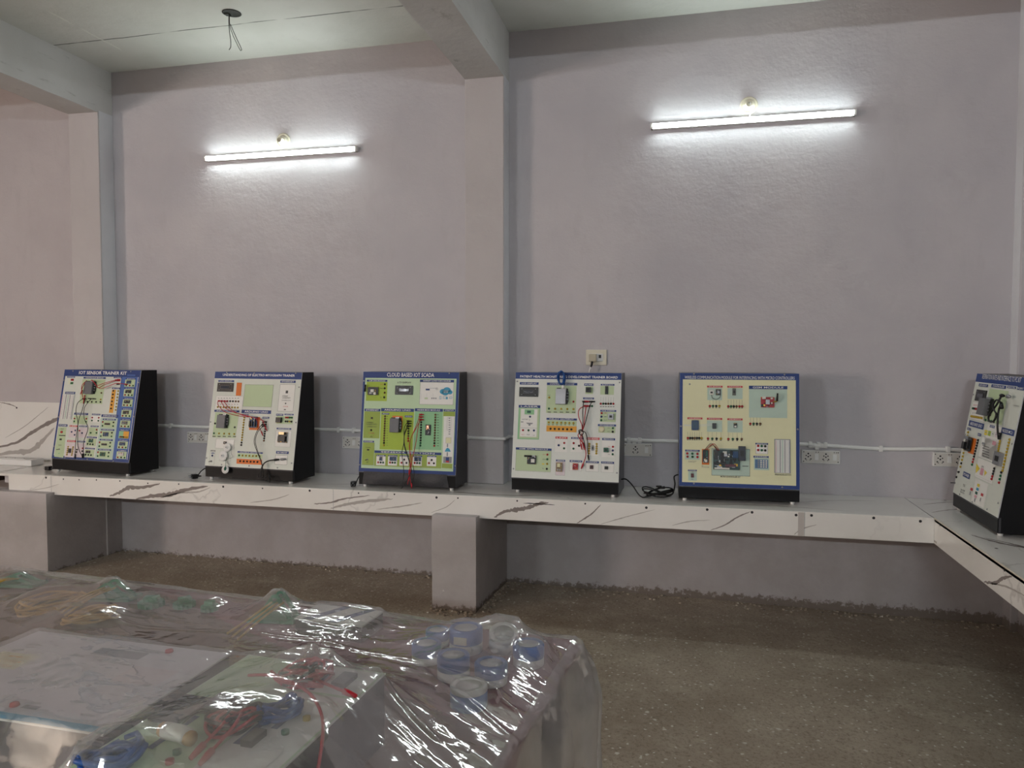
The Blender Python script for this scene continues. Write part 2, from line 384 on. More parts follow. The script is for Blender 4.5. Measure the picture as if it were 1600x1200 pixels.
# ------------------------------------------------------------------ benches
ZT, ZU, YF, XRI = .719, .580, 4.467, 1.301
def ribbon(mb, pts, w0, m, plane, off=.0004, seed=0):
    """A marble vein printed in the laminate; pts in the plane, width tapering at both ends."""
    P = smooth_path([(p[0], p[1], 0) for p in pts], 8); n = len(P); L = []; Rr = []
    for i, p in enumerate(P):
        t = (P[min(i+1, n-1)]-P[max(i-1, 0)]).normalized(); nn = Vector((-t.y, t.x, 0)); s = i/(n-1)
        ww = w0*(math.sin(math.pi*min(1, max(0, s)))**.6+.12)*(.6+.8*abs(noise.noise(Vector((i*.35, seed*3.1, 1)))))
        j = .25*w0*noise.noise(Vector((i*.8, seed, 5)))
        L.append(p+nn*(ww/2+j)); Rr.append(p-nn*(ww/2-j))
    if plane == 'front': T = lambda q: Vector((q.x, YF-off, q.y))
    elif plane == 'top': T = lambda q: Vector((q.x, q.y, ZT+off))
    elif plane == 'right': T = lambda q: Vector((XRI-off, q.x, q.y))
    else: T = plane
    vs = [T(q) for q in L+Rr]; mb.add(vs, [(i, i+1, n+i+1, n+i) for i in range(n-1)], m)
def disc(mb, c, r, m, axis, n=10):
    vs = []
    for i in range(n):
        a = 2*math.pi*i/n; u, v = r*math.cos(a), r*math.sin(a)
        vs.append({'y': (c[0]+u, c[1], c[2]+v), 'z': (c[0]+u, c[1]+v, c[2]), 'x': (c[0], c[1]+u, c[2]+v)}[axis])
    mb.add(vs, [list(range(n))], m)
bench = empty('bench', (-1.7, 4.76, ZT))
def child(mb, name, par):
    o = mb.build(name, parent=par); o.matrix_parent_inverse = Matrix.Translation(-Vector(par.location)); return o
mb = MB(); mb.box((-5.02, YF+.004, ZT-.018), (XRI-.001, YW-.002, ZT), MARBLE); mb.box((-5.0, YF+.06, ZT-.08), (XRI-.003, YW-.002, ZT-.018), PIL)
for pts, w0, m in (([(-4.3, 4.5), (-3.9, 4.53), (-3.4, 4.52), (-3.0, 4.56)], .018, VEINL), ([(-1.7, 4.50), (-1.45, 4.56), (-1.2, 4.53), (-.9, 4.58)], .02, VEIN),
                   ([(-.4, 4.56), (.0, 4.52), (.4, 4.6), (.9, 4.55)], .012, VEINL), ([(.6, 4.72), (.85, 4.85), (1.1, 4.9)], .014, VEINL), ([(-2.5, 4.6), (-2.2, 4.7), (-2.0, 4.9)], .012, VEINL)):
    ribbon(mb, pts, w0, m, 'top', seed=len(pts)+w0)
mb.box((XRI-.0035, YF, ZT-.002), (XRI-.001, YW-.002, ZT+.0006), INK)
child(mb, 'worktop', bench)
mb = MB(); mb.box((-4.90, YF, ZU), (XRI, YF+.012, ZT-.001), MARBLE, bev=.001)
FV = [([(-4.02, .592), (-3.93, .625), (-3.86, .66), (-3.74, .668), (-3.6, .70)], .03, VEIN), ([(-3.80, .582), (-3.66, .61), (-3.52, .628), (-3.42, .66), (-3.22, .70)], .035, VEIN),
      ([(-3.60, .60), (-3.45, .64), (-3.3, .655), (-3.2, .69)], .012, VEINL), ([(-2.42, .615), (-2.30, .63), (-2.20, .66), (-2.02, .69)], .012, VEIN),
      ([(-2.30, .59), (-2.2, .62), (-2.05, .65), (-1.86, .675)], .02, VEINL), ([(-1.98, .60), (-1.8, .63), (-1.66, .66)], .008, VEINL),
      ([(-1.185, .59), (-1.12, .63), (-1.05, .645), (-.98, .66), (-.90, .69), (-.84, .70)], .026, VEIN), ([(-1.0, .69), (-.9, .69), (-.8, .688)], .006, INK),
      ([(-.665, .582), (-.61, .62), (-.57, .65), (-.52, .705)], .010, VEIN), ([(-.52, .585), (-.42, .62), (-.33, .65), (-.2, .69)], .006, VEINL),
      ([(.12, .585), (.2, .62), (.27, .67), (.34, .705)], .010, VEIN), ([(-.1, .60), (0, .63), (.12, .645)], .006, VEINL), ([(.58, .585), (.62, .62), (.7, .65)], .008, VEINL),
      ([(-4.82, .59), (-4.6, .62), (-4.45, .66)], .006, VEINL), ([(-2.9, .60), (-2.72, .63), (-2.6, .67)], .007, VEINL), ([(-1.6, .6), (-1.5, .64), (-1.44, .69)], .006, VEINL)]
for i, (pts, w0, m) in enumerate(FV): ribbon(mb, pts, w0, m, 'front', seed=i)
for x in (-4.564, -4.412, -4.276, -4.128, -3.93, -3.70, -3.45, -3.1, -2.8, -2.45, -2.1, -1.85, -1.564, -1.422, -1.038, -.615, -.25, .1, .35, .589, .671, .995, 1.231):
    disc(mb, (x, YF-.0006, .702+.004*math.sin(x*9)), .0055 if int(x*37) % 3 else .008, INK, 'y')
for x in (-4.52, -2.28, .635): mb.box((x-.001, YF-.0007, ZU), (x+.001, YF, ZT-.002), GREYP)
mb.box((.60, YF-.0009, ZU+.002), (.632, YF, ZT-.003), mat('pale_tape', 'bdb7b2', .5))
child(mb, 'fascia', bench)
tag(bench, 'long bench with white marble laminate top and fascia below five trainer boards', 'bench')
b2 = empty('bench', (1.6, 3.0, ZT))
mb = MB(); mb.box((XRI, .4, ZT-.018), (XR-.002, YF+.581, ZT), MARBLE); mb.box((XRI+.06, .4, ZT-.08), (XR-.002, YF+.58, ZT-.018), PIL)
for pts, w0, m in (([(1.33, 4.62), (1.45, 4.72), (1.62, 4.80), (1.88, 4.9)], .02, VEINL), ([(1.36, 4.10), (1.42, 3.98), (1.5, 3.9), (1.6, 3.85), (1.75, 3.84)], .03, VEIN),
                   ([(1.40, 4.05), (1.5, 3.93), (1.56, 3.80), (1.63, 3.72), (1.8, 3.6)], .022, VEIN), ([(1.35, 4.85), (1.5, 4.95), (1.7, 5.0)], .012, VEIN)):
    ribbon(mb, pts, w0, m, 'top', seed=w0*9)
for p in ((1.518, 5.016), (1.381, 3.843), (1.42, 3.2)): disc(mb, (p[0], p[1], ZT+.0006), .008, INK, 'z')
child(mb, 'worktop', b2)
mb = MB(); mb.box((XRI, .4, ZU), (XRI+.012, YF, ZT-.001), MARBLE, bev=.001)
mb.box((XRI-.003, .4, ZT-.004), (XRI+.004, YF, ZT+.001), mat('cream_edge_strip', 'd9d3bf', .4))
for pts, w0, m in (([(3.75, .585), (3.62, .62), (3.55, .66), (3.45, .70)], .02, VEIN), ([(3.68, .60), (3.5, .64), (3.3, .66)], .01, VEINL)): ribbon(mb, pts, w0, m, 'right', seed=2)
for y in (4.376, 3.892, 3.529, 3.1): mb.box((XRI-.0008, y-.005, .697), (XRI, y+.005, .713), INK)
mb.box((XRI-.0008, 4.42, .59), (XRI, YF-.003, .60), VEINL)
child(mb, 'fascia', b2)
tag(b2, 'white marble laminate bench along the right wall under the tilted trainer board', 'bench')

# splashback of marble board and small table at the far left
mb = MB(); mb.box((-8.9, YW-.014, ZT+.001), (-4.72, YW-.001, 1.205), MARBLE)
T0 = lambda q: Vector((q.x, YW-.0145, q.y))
for i, (pts, w0, m) in enumerate((([(-5.75, .80), (-5.45, .86), (-5.28, .95), (-5.12, 1.03), (-4.95, 1.10), (-4.80, 1.19)], .035, VEIN), ([(-5.75, .73), (-5.5, .78), (-5.3, .80), (-5.18, .88), (-5.05, 1.0)], .045, VEINL),
                  ([(-5.6, 1.20), (-5.48, 1.18), (-5.42, 1.16)], .008, VEIN), ([(-5.55, .9), (-5.35, 1.0), (-5.2, 1.1), (-5.1, 1.17)], .008, VEINL))): ribbon(mb, pts, w0, m, T0, seed=i+20)
disc(mb, (-5.42, YW-.0146, 1.155), .008, INK, 'y')
tag(mb.build('marble_splashback'), 'marble patterned laminate board on the wall at far left behind first trainer board', 'wall panel')
t = empty('side_table', (-5.6, 4.7, 0))
BROWN = mat('dark_brown_steel', '3a2a26', .4, metal=.3)
mb = MB(); mb.box((-6.6, 4.43, ZT-.022), (-5.03, 5.03, ZT+.002), MARBLE, bev=.002); child(mb, 'tabletop', t)
mb = MB()
for y in (4.47, 4.98): mb.box((-6.57, y-.02, ZT-.07), (-5.06, y+.02, ZT-.022), BROWN)
for x in (-6.55, -5.08): mb.box((x-.02, 4.47, ZT-.07), (x+.02, 4.98, ZT-.022), BROWN)
mb.box((-6.55, 4.96, .16), (-5.06, 5.0, .20), BROWN); child(mb, 'table_frame', t)
for x in (-6.55, -5.075):
    for y in (4.475, 4.98):
        mb = MB(); mb.box((x-.022, y-.022, fz(x)-.002), (x+.022, y+.022, ZT-.07), BROWN, bev=.003); child(mb, 'leg', t)
tag(t, 'table with white top and dark brown steel legs at left end of bench', 'table')
mb = MB(); mb.box((-5.50, 4.78, ZT+.002), (-5.02, 4.9, ZT+.05), FOOT, bev=.008); mb.box((-5.48, 4.80, ZT+.05), (-5.1, 4.88, ZT+.054), FOOT, bev=.001)
for i in range(4):
    disc(mb, (-5.42+.09*i, 4.84, ZT+.0545), .006, INK, 'z'); disc(mb, (-5.40+.09*i, 4.825, ZT+.0545), .005, INK, 'z')
tag(mb.build('power_strip'), 'white plastic power strip box on the table at far left', 'power strip')

# ------------------------------------------------------------------ wall electrics
def tube_light(xc, z, L, label):
    r = empty('tube_light', (xc, YW, z))
    mb = MB(); mb.box((-L/2, -.031, -.019), (L/2, 0, .018), FOOT, bev=.002); mb.build('housing', r)
    em = mat('tube_glow', (1, 1, 1), .4, emit=(.88, 1.0, .96), estr=TUBE_E)
    mb = MB(); prof = [(-.030, -.014)]+[(-.031-.015*math.sin(math.pi*k/8), .0-.0155*math.cos(math.pi*k/8)) for k in range(9)]+[(-.030, .015)]
    mb.prism(prof, -L/2+.012, L/2-.012, em, ax=0); mb.build('diffuser', r)
    for s in (-1, 1):
        mb = MB(); mb.box((min(s*(L/2-.012), s*(L/2+.003)), -.044, -.019), (max(s*(L/2-.012), s*(L/2+.003)), -.001, .018), FOOT, bev=.003); mb.build('end_cap', r)
    tag(r, label, 'tube light'); return r
tube_light(-2.972, 3.078, 1.237, 'lit white LED tube light on the wall of the left bay')
tube_light(.346, 3.094, 1.237, 'lit white LED tube light on the wall of the right bay')
CREAMP = mat('cream_plastic', 'd9d4c2', .4)
def holder(x, z, label, wire):
    r = empty('lamp_holder', (x, YW, z)); T = lambda v: Vector((v.x, -v.z, v.y))
    mb = MB(); mb.lathe([(.056, 0), (.056, .006), (.05, .012), (.046, .012), (.044, .008), (.036, .008), (.034, .02), (.028, .024)], CREAMP, T, 28); mb.build('base_plate', r)
    mb = MB(); mb.lathe([(.024, .02), (.026, .035), (.022, .05), (.020, .062), (.014, .062), (.013, .045), (.002, .044)], CREAMP, lambda v: T(v)+Vector((0, 0, -.006*v.z/.05)), 24); mb.build('socket', r)
    if wire:
        mb = MB(); mb.tube([(0, -.045, 0), (.004, -.072, -.002), (.009, -.065, -.04), (.006, -.035, -.075)], .003, FOOT, 6); mb.build('wire', r)
    tag(r, label, 'lamp holder')
holder(-2.951, 3.18, 'round cream lamp holder without bulb above the left tube light', False)
holder(.338, 3.191, 'round cream lamp holder with a short wire above the right tube light', True)
def switchboard(x0, x1, z0, z1, lay, label):
    r = empty('socket_board', ((x0+x1)/2, YW, (z0+z1)/2)); W = x1-x0; H = z1-z0
    mb = MB(); mb.box((-W/2, -.022, -H/2), (W/2, 0, H/2), FOOT, bev=.003)
    mb.box((-W/2+.006, -.0245, -H/2+.006), (W/2-.006, -.022, H/2-.006), mat('ivory_plate', 'd8d5cf', .35), bev=.001)
    for sx in (-1, 1):
        for sz in (-1, 1): disc(mb, (sx*(W/2-.012), -.0248, sz*(H/2-.012)), .0035, INK, 'y')
    y = -.0250
    for kind, fx in lay:
        x = (fx-.5)*W
        if kind == 's':
            for dx, dz, rr in ((0, .022, .0055), (-.012, .008, .0042), (.012, .008, .0042), (0, .0, .005), (-.016, -.016, .0045), (.016, -.016, .0045), (-.011, -.024, .003), (.011, -.024, .003)):
                disc(mb, (x+dx, y, dz*H/.095), rr, INK, 'y')
    mb.build('plate', r)
    for kind, fx in lay:
        x = (fx-.5)*W
        if kind == 'w':
            mb = MB(); mb.prism([(-.0245, -.019), (-.030, -.019), (-.026, .019), (-.0245, .019)], x-.011, x+.011, FOOT, ax=0)
            mb.build('switch_rocker', r)
            mb = MB(); disc(mb, (x-.004, y, .03), .003, INK, 'y'); disc(mb, (x+.01, y, .03), .003, INK, 'y'); mb.build('indicator', r)
    tag(r, label, 'socket board', 'socket boards along the wall conduit'); return r
LAY = [('s', .17), ('w', .39), ('s', .63), ('w', .86)]
switchboard(-3.80, -3.60, .915, 1.0, LAY, 'white socket board on wall partly hidden behind the ELECTRO MYOGRAPH board')
switchboard(-2.489, -2.28, .912, .999, [('s', .2), ('w', .44), ('s', .70)], 'white socket board on wall just left of the green CLOUD BASED IOT SCADA board')
switchboard(-.475, -.247, .925, 1.012, [('w', .18), ('s', .52), ('w', .84)], 'white socket board between the PATIENT HEALTH and WIRELESS boards')
switchboard(.690, .918, .918, 1.002, LAY, 'white socket board on wall just right of the cream WIRELESS board')
switchboard(1.447, 1.68, .925, 1.012, LAY, 'white socket board near the room corner left of the RESPIRATION board')
# conduit
cd = empty('conduit_pipe', (-1.4, YW, 1.035))
mb = MB(); yc, yp = YW-.014, YP-.014
def bend(p): return p
mb.tube([(-4.43, yc, 1.045), (-3.5, yc, 1.038), (-2.6, yc-.002, 1.046), (-1.56, yc, 1.036), (-1.522, yc-.02, 1.036), (-1.519, yp+.02, 1.036), (-1.50, yp, 1.036), (-1.37, yp, 1.034), (-1.24, yp, 1.034), (-1.221, yp+.02, 1.034), (-1.219, yc-.02, 1.034), (-1.20, yc, 1.032),
         (-.8, yc, 1.026), (-.2, yc, 1.033), (.3, yc, 1.03), (.7, yc, 1.037), (1.15, yc, 1.022), (1.5, yc, 1.030), (1.88, yc, 1.02)], .0115, FOOT, 8, 5)
child(mb, 'pipe', cd)
for x, yy, z in ((-3.95, yc, 1.04), (-2.40, yc, 1.045), (-2.52, yc, 1.045), (-1.49, yp, 1.036), (-.40, yc, 1.03), (-.33, yc, 1.03), (.74, yc, 1.036), (.79, yc, 1.034), (.83, yc, 1.034), (1.152, yc, 1.022), (1.53, yc, 1.03), (-3.2, yc, 1.04)):
    mb = MB(); mb.box((x-.011, yy-.016, z-.017), (x+.011, yy+.013, z+.019), FOOT, bev=.003); child(mb, 'clip', cd)
for x in (-.365, .78): 
    mb = MB(); mb.tube([(x-.05, yc-.002, 1.031), (x+.05, yc-.002, 1.031)], .0155, FOOT, 10, 0); mb.box((x-.012, yc-.012, 1.005), (x+.012, yc+.01, 1.03), FOOT, bev=.002); child(mb, 'junction', cd)
tag(cd, 'thin white conduit pipe clipped along the wall behind the trainer boards', 'conduit')
# upper switch plate with plug
sw = empty('switch_plate', (-.624, YW, 1.585))
mb = MB(); mb.box((-.070, -.012, -.052), (.070, 0, .052), CREAMP, bev=.003); mb.box((-.050, -.016, -.026), (.046, -.012, .026), FOOT, bev=.001); mb.build('plate', sw)
mb = MB(); mb.box((.012, -.020, -.024), (.04, -.016, .024), FOOT, bev=.002); mb.box((.018, -.022, -.004), (.034, -.020, .018), INK); mb.build('switch_rocker', sw)
tag(sw, 'cream switch plate on the wall above the PATIENT HEALTH board', 'switch')
pl = empty('power_plug', (-.645, YW-.017, 1.583))
mb = MB(); mb.box((-.026, -.032, -.026), (.024, 0, .026), mat('beige_plug', 'b9b19c', .45), bev=.006); mb.build('plug_body', pl)
mb = MB(); mb.tube([(-.003, -.024, -.024), (-.006, -.026, -.045), (-.012, -.024, -.062)], .0085, BPLAST, 8, 4, taper=lambda s: 1-.3*s); mb.build('strain_relief', pl)
mb = MB(); mb.tube([(-.012, -.024, -.060), (-.02, -.026, -.09), (-.03, -.025, -.14), (-.035, -.02, -.25), (-.04, -.02, -.4)], .006, FOOT, 8); mb.build('cable', pl)
tag(pl, 'beige mains plug with white cable in the upper switch plate', 'plug')
# ceiling box with wires
cb = empty('ceiling_outlet', (-2.90, 4.35, ZC))
mb = MB(); mb.lathe([(.058, 0), (.060, -.003), (.052, -.0035), (.050, -.002), (.0, -.001)], mat('dark_box', '24241f', .7), None, 22, caps=False)
mb.box((-.05, -.012, -.008), (-.02, .02, 0), mat('dark_box', '24241f', .7)); mb.build('box', cb)
mb = MB(); DW = mat('dark_wire', '3b3b38', .6)
mb.tube([(-.02, 0, 0), (-.022, 0, -.06), (-.018, 0, -.12), (-.010, 0, -.18), (-.012, 0, -.215), (-.024, 0, -.232)], .0022, DW); mb.build('wire', cb)
mb = MB(); mb.tube([(-.018, .003, 0), (-.018, .003, -.07), (.0, .003, -.13), (.03, .0, -.19), (.056, 0, -.238), (.064, 0, -.243), (.066, 0, -.232), (.045, 0, -.19), (.016, .0, -.13), (-.012, .003, -.07)], .0022, DW); mb.build('wire_loop', cb)
tag(cb, 'open dark ceiling box with two loose wires hanging from the ceiling', 'ceiling outlet')
# chips of plaster near the ceiling line
# lamps at the rear of the room
for x in (-5.0, .4):
    r = tube_light(x, 3.08, 1.237, 'white tube light on the rear wall behind the camera'); r.location = (x, YB, 3.08); r.rotation_euler = (0, 0, math.pi)
    r['group'] = 'tube lights on the rear wall'
    for c in r.children:
        if c.name.startswith('diffuser'):
            c.data.materials[0] = mat('rear_tube_glow', (1, 1, 1), .4, emit=(.90, .975, 1.0), estr=REAR_E)
# ------------------------------------------------------------------ trainer boards
def homography(src, dst):
    A = []; b = []
    for (x, y), (u, v) in zip(src, dst):
        A.append([x, y, 1, 0, 0, 0, -u*x, -u*y]); b.append(u); A.append([0, 0, 0, x, y, 1, -v*x, -v*y]); b.append(v)
    h = np.linalg.solve(np.array(A, float), np.array(b, float)); return np.append(h, 1).reshape(3, 3)
LAYER = .0005
SOCK = {}
def socket_src(key):
    if key in SOCK: return SOCK[key]
    mb = MB(); m = TCOL[key]
    mb.lathe([(.0064, 0), (.0064, .0045), (.0052, .0062), (.0028, .0062), (.0024, .0035), (.0005, .0035)], m, None, 12)
    mb.lathe([(.0078, -.0002), (.0078, .001), (.0066, .0012)], m, None, 12)
    me = mb.build('terminal_src'); SOCK[key] = me.data; bpy.data.objects.remove(me); return SOCK[key]
class Kit:
    """A sloping-front trainer board. Sheet coordinates (sx, sy) of the printed panel are mapped on the real panel."""
    def __init__(s, W, H, Dt, Db, hb, x, y, th, quad, label, thick=.004, sock=1.0, base=BLACK, side=BLACK):
        s.W, s.H, s.hb = W, H, hb; s.e = Db-Dt; s.L = math.hypot(s.e, H-hb); s.sc = sock
        s.root = empty('trainer_board', (x, y, ZT+.018), th); tag(s.root, label, 'trainer board', 'slanted trainer boards on the benches')
        s.Hm = homography(quad, [(0, s.L), (W, s.L), (W, 0), (0, 0)])
        s.dir = Vector((0, s.e, H-hb))/s.L; s.nrm = Vector((0, -(H-hb), s.e))/s.L; s.th = thick
        mb = MB(); prof = [(0, 0), (Db, 0), (Db, H), (s.e, H), (0, hb)]
        if base is not None:
            mb.prism(prof, -W/2, W/2, side, ax=0)
            mb.box((-W/2+.002, -.002, .002), (W/2-.002, 0, hb-.003), base)
            mb.box((-W/2+.0, -.0035, hb-.008), (W/2, 0, hb-.004), DGREY)
        mb.box((W/2, .002, .004), (W/2+.001, .012, hb), DGREY)
        mb.build('cabinet', s.root)
        for sx in (-1, 1):
            for yy in (.022, Db-.03):
                f = MB(); f.lathe([(.012, -.018), (.013, -.006), (.015, 0)], FOOT, lambda v, a=sx*(W/2-.035), b=yy: v+Vector((a, b, 0)), 14); f.build('foot', s.root)
        s.p = MB(); s.k = 0; s.terms = []
    def P(s, u, v, w=0.): return Vector((-s.W/2+u, 0, s.hb))+s.dir*v+s.nrm*(s.th+w)
    def uv(s, x, y):
        q = s.Hm @ np.array([x, y, 1.]); return q[0]/q[2], q[1]/q[2]
    def rect(s, x0, y0, x1, y1):
        xc, yc = (x0+x1)/2, (y0+y1)/2; c = s.uv(xc, yc)
        du = abs(s.uv(x1, yc)[0]-s.uv(x0, yc)[0])/2; dv = abs(s.uv(xc, y1)[1]-s.uv(xc, y0)[1])/2
        return c[0]-du, c[1]-dv, c[0]+du, c[1]+dv
    def quadm(s, u0, v0, u1, v1, m, w, mb=None): (mb or s.p).add([s.P(u0, v0, w), s.P(u1, v0, w), s.P(u1, v1, w), s.P(u0, v1, w)], [(0, 1, 2, 3)], m)
    def U(s, m, u0, v0, u1, v1, lay=1): s.quadm(u0*s.W, v0*s.L, u1*s.W, v1*s.L, m, lay*LAYER)
    def r(s, m, x0, y0, x1, y1, lay=2): s.quadm(*s.rect(x0, y0, x1, y1), m, lay*LAYER)
    def poly(s, m, pts, lay=3):
        s.p.add([s.P(*s.uv(x, y), lay*LAYER) for x, y in pts], [list(range(len(pts)))], m)
    def o(s, x0, y0, x1, y1, m=INK, t=.0012, lay=3):
        a, b, c, d = s.rect(x0, y0, x1, y1)
        for q in ((a, b, c, b+t), (a, d-t, c, d), (a, b, a+t, d), (c-t, b, c, d)): s.quadm(*q, m, lay*LAYER)
    def ln(s, m, x0, y0, x1, y1, t=.0012, lay=3):
        a = Vector((*s.uv(x0, y0), 0)); b = Vector((*s.uv(x1, y1), 0)); n = (b-a).normalized(); n = Vector((-n.y, n.x, 0))*t/2
        s.p.add([s.P(q.x, q.y, lay*LAYER) for q in (a-n, b-n, b+n, a+n)], [(0, 1, 2, 3)], m)
    def t(s, txt, x0, y0, x1, y1, m=INK, lay=5, bold=.0):
        a, b, c, d = s.rect(x0, y0, x1, y1); s.p.text(txt, a, b, c, d, m, lambda v: s.P(v.x, v.y, lay*LAYER), 0, bold)
    def b(s, txt, x0, y0, x1, y1, m=None, lay=4):   # a banner with lettering
        m = m or BLUE; s.r(m, x0, y0, x1, y1, lay); h = (y1-y0)*.22; ww = (x1-x0)*.1
        s.t(txt, x0+ww, y0+h, x1-ww, y1-h, LETTER, lay+1, .01)
    def s_(s, col, *pts):
        for x, y in pts: s.terms.append((col, s.uv(x, y)))
    def sl(s, cols, x0, y0, x1, y1, n=None):
        n = n or len(cols)
        for i in range(n):
            f = i/(n-1) if n > 1 else 0; s.s_(cols[i % len(cols)], (x0+(x1-x0)*f, y0+(y1-y0)*f))
    def box(s, mb, u0, v0, u1, v1, w0, w1, m, bev=0.):
        mb.box((u0, v0, w0), (u1, v1, w1), m, lambda v: s.P(v.x, v.y, v.z), bev)
    def pcb(s, m, x0, y0, x1, y1, seed=1, chips=(), hgt=.010, name='circuit_board', dens=14, label=None):
        a, b, c, d = s.rect(x0, y0, x1, y1); mb = MB(); rnd = random.Random(seed)
        s.box(mb, a, b, c, d, hgt*.45, hgt*.45+.002, m)
        for q in ((a+.003, b+.003), (c-.003, b+.003), (a+.003, d-.003), (c-.003, d-.003)): s.box(mb, q[0]-.0015, q[1]-.0015, q[0]+.0015, q[1]+.0015, 0, hgt*.6, GOLD)
        W_, H_ = c-a, d-b; z = hgt*.45+.002
        for (fx0, fy0, fx1, fy1, hh, mm) in chips: s.box(mb, a+fx0*W_, b+fy0*H_, a+fx1*W_, b+fy1*H_, z, z+hh, mm, .0004)
        for _ in range(dens):
            ww, hh = rnd.uniform(.05, .16)*W_, rnd.uniform(.05, .16)*H_; x = a+rnd.uniform(.02, .8)*W_; y = b+rnd.uniform(.02, .8)*H_
            s.box(mb, x, y, x+ww, y+hh, z, z+rnd.uniform(.001, .003), rnd.choice([CHIP, CHIP, HEAD, GOLD, STEEL, PCBD]))
        for i in range(8): s.box(mb, a+W_*(.08+.108*i), d-.003, a+W_*(.08+.108*i)+.0012, d-.0016, z, z+.004, GOLD)
        ob = mb.build(name, s.root); 
        if label: ob['label'] = label
        return ob
    def comp(s, name, fn, label=None):
        mb = MB(); fn(mb); ob = mb.build(name, s.root)
        if label: ob['label'] = label
        return ob
    def lcd(s, x0, y0, x1, y1, txt=None):
        a, b, c, d = s.rect(x0, y0, x1, y1)
        def f(mb):
            s.box(mb, a, b, c, d, 0, .006, BPLAST, .0008); W_, H_ = c-a, d-b
            s.box(mb, a+.2*W_, b+.28*H_, c-.2*W_, d-.28*H_, .006, .0085, DGREY, .0008)
            s.box(mb, a+.24*W_, b+.36*H_, c-.24*W_, d-.36*H_, .0085, .0088, LCDS)
            for fx in (.14, .86):
                for fy in (.2, .8): s.box(mb, a+fx*W_-.002, b+fy*H_-.002, a+fx*W_+.002, b+fy*H_+.002, .006, .008, STEEL)
            if txt: mb.text(txt, a+.27*W_, b+.42*H_, c-.27*W_, d-.42*H_, GREYP, lambda v: s.P(v.x, v.y, .009))
        return s.comp('lcd_display', f)
    def case(s, x0, y0, x1, y1, h=.03, m=None, name='metal_case'):
        a, b, c, d = s.rect(x0, y0, x1, y1); m = m or CASE; W_, H_ = c-a, d-b
        def f(mb):
            s.box(mb, a+.1*W_, b+.04*H_, c+.12*W_, d+.04*H_, 0, h*.35, BPLAST, .001)
            s.box(mb, a, b, c, d, h*.35, h, m, .0012)
            s.box(mb, a+.05*W_, d, a+.4*W_, d+.07*H_, .004, h*.55, BPLAST); s.box(mb, a+.55*W_, d, c-.05*W_, d+.1*H_, .004, h*.6, HEAD if m is STEEL else STEEL)
            s.box(mb, c, b+.2*H_, c+.2*W_, d-.15*H_, .004, h*.5, BPLAST, .001)
            for q in (.3, .5, .7): s.box(mb, c+.03*W_, b+q*H_, c+.22*W_, b+(q+.06)*H_, h*.5, h*.52, GREYP)
        return s.comp(name, f)
    def chip(s, m, x0, y0, x1, y1, h=.006, name='module', label=None):
        a, b, c, d = s.rect(x0, y0, x1, y1); W_, H_ = c-a, d-b
        def f(mb):
            s.box(mb, a, b, c, d, 0, h, m, .0006)
            s.box(mb, a+.25*W_, b+.3*H_, c-.25*W_, d-.3*H_, h, h+.0012, CHIP if m is not CHIP else GREYP)
            for i in range(3):
                s.box(mb, a+W_*(.15+.3*i), b-.0012, a+W_*(.22+.3*i), b+.001, 0, h*.7, GOLD); s.box(mb, a+W_*(.15+.3*i), d-.001, a+W_*(.22+.3*i), d+.0012, 0, h*.7, GOLD)
        return s.comp(name, f, label)
    def breadboard(s, x0, y0, x1, y1):
        a, b, c, d = s.rect(x0, y0, x1, y1); W_, H_ = c-a, d-b
        def f(mb):
            s.box(mb, a, b, c, d, 0, .008, BBW, .001)
            for f0, f1 in ((.3, .36), (.64, .70)): s.box(mb, a+f0*W_, b+.01*H_, a+f1*W_, d-.01*H_, .008, .0084, GREYP)
            s.box(mb, a+.46*W_, b+.01*H_, a+.54*W_, d-.01*H_, .008, .0084, PBLUE)
            n = 24
            for i in range(n):
                y = b+H_*(i+.8)/(n+.8)
                for fx in (.08, .17, .40, .58, .78, .88): s.box(mb, a+fx*W_, y, a+(fx+.035)*W_, y+.0014, .008, .0085, CHIP)
            s.box(mb, a+.03*W_, b+.02*H_, a+.045*W_, d-.02*H_, .008, .0083, RED); s.box(mb, c-.045*W_, b+.02*H_, c-.03*W_, d-.02*H_, .008, .0083, BLUE)
        return s.comp('breadboard', f)
    def rocker(s, x0, y0, x1, y1, m=None):
        a, b, c, d = s.rect(x0, y0, x1, y1)
        def f(mb):
            s.box(mb, a, b, c, d, 0, .004, BPLAST, .0006); s.box(mb, a+.002, b+.002, c-.002, (b+d)/2, .004, .008, m or BPLAST, .0006)
            s.box(mb, a+.002, (b+d)/2, c-.002, d-.002, .004, .0055, m or BPLAST, .0004)
        return s.comp('power_switch', f)
    def toggle(s, x, y):
        u, v = s.uv(x, y)
        def f(mb):
            mb.lathe([(.006, 0), (.006, .003), (.003, .004)], STEEL, lambda q: s.P(u+q.x, v+q.y, q.z), 10)
            mb.tube([s.P(u, v, .003), s.P(u-.004, v-.003, .016), s.P(u-.006, v-.005, .022)], .0022, BPLAST, 6, 0)
        return s.comp('toggle_switch', f)
    def screws(s, m, *pts):
        for x, y in pts:
            u, v = s.uv(x, y); f = MB(); f.lathe([(.0055, 0), (.005, .002), (.002, .003), (.0005, .0028)], m, lambda q: s.P(u+q.x, v+q.y, q.z+LAYER), 10); f.build('screw', s.root)
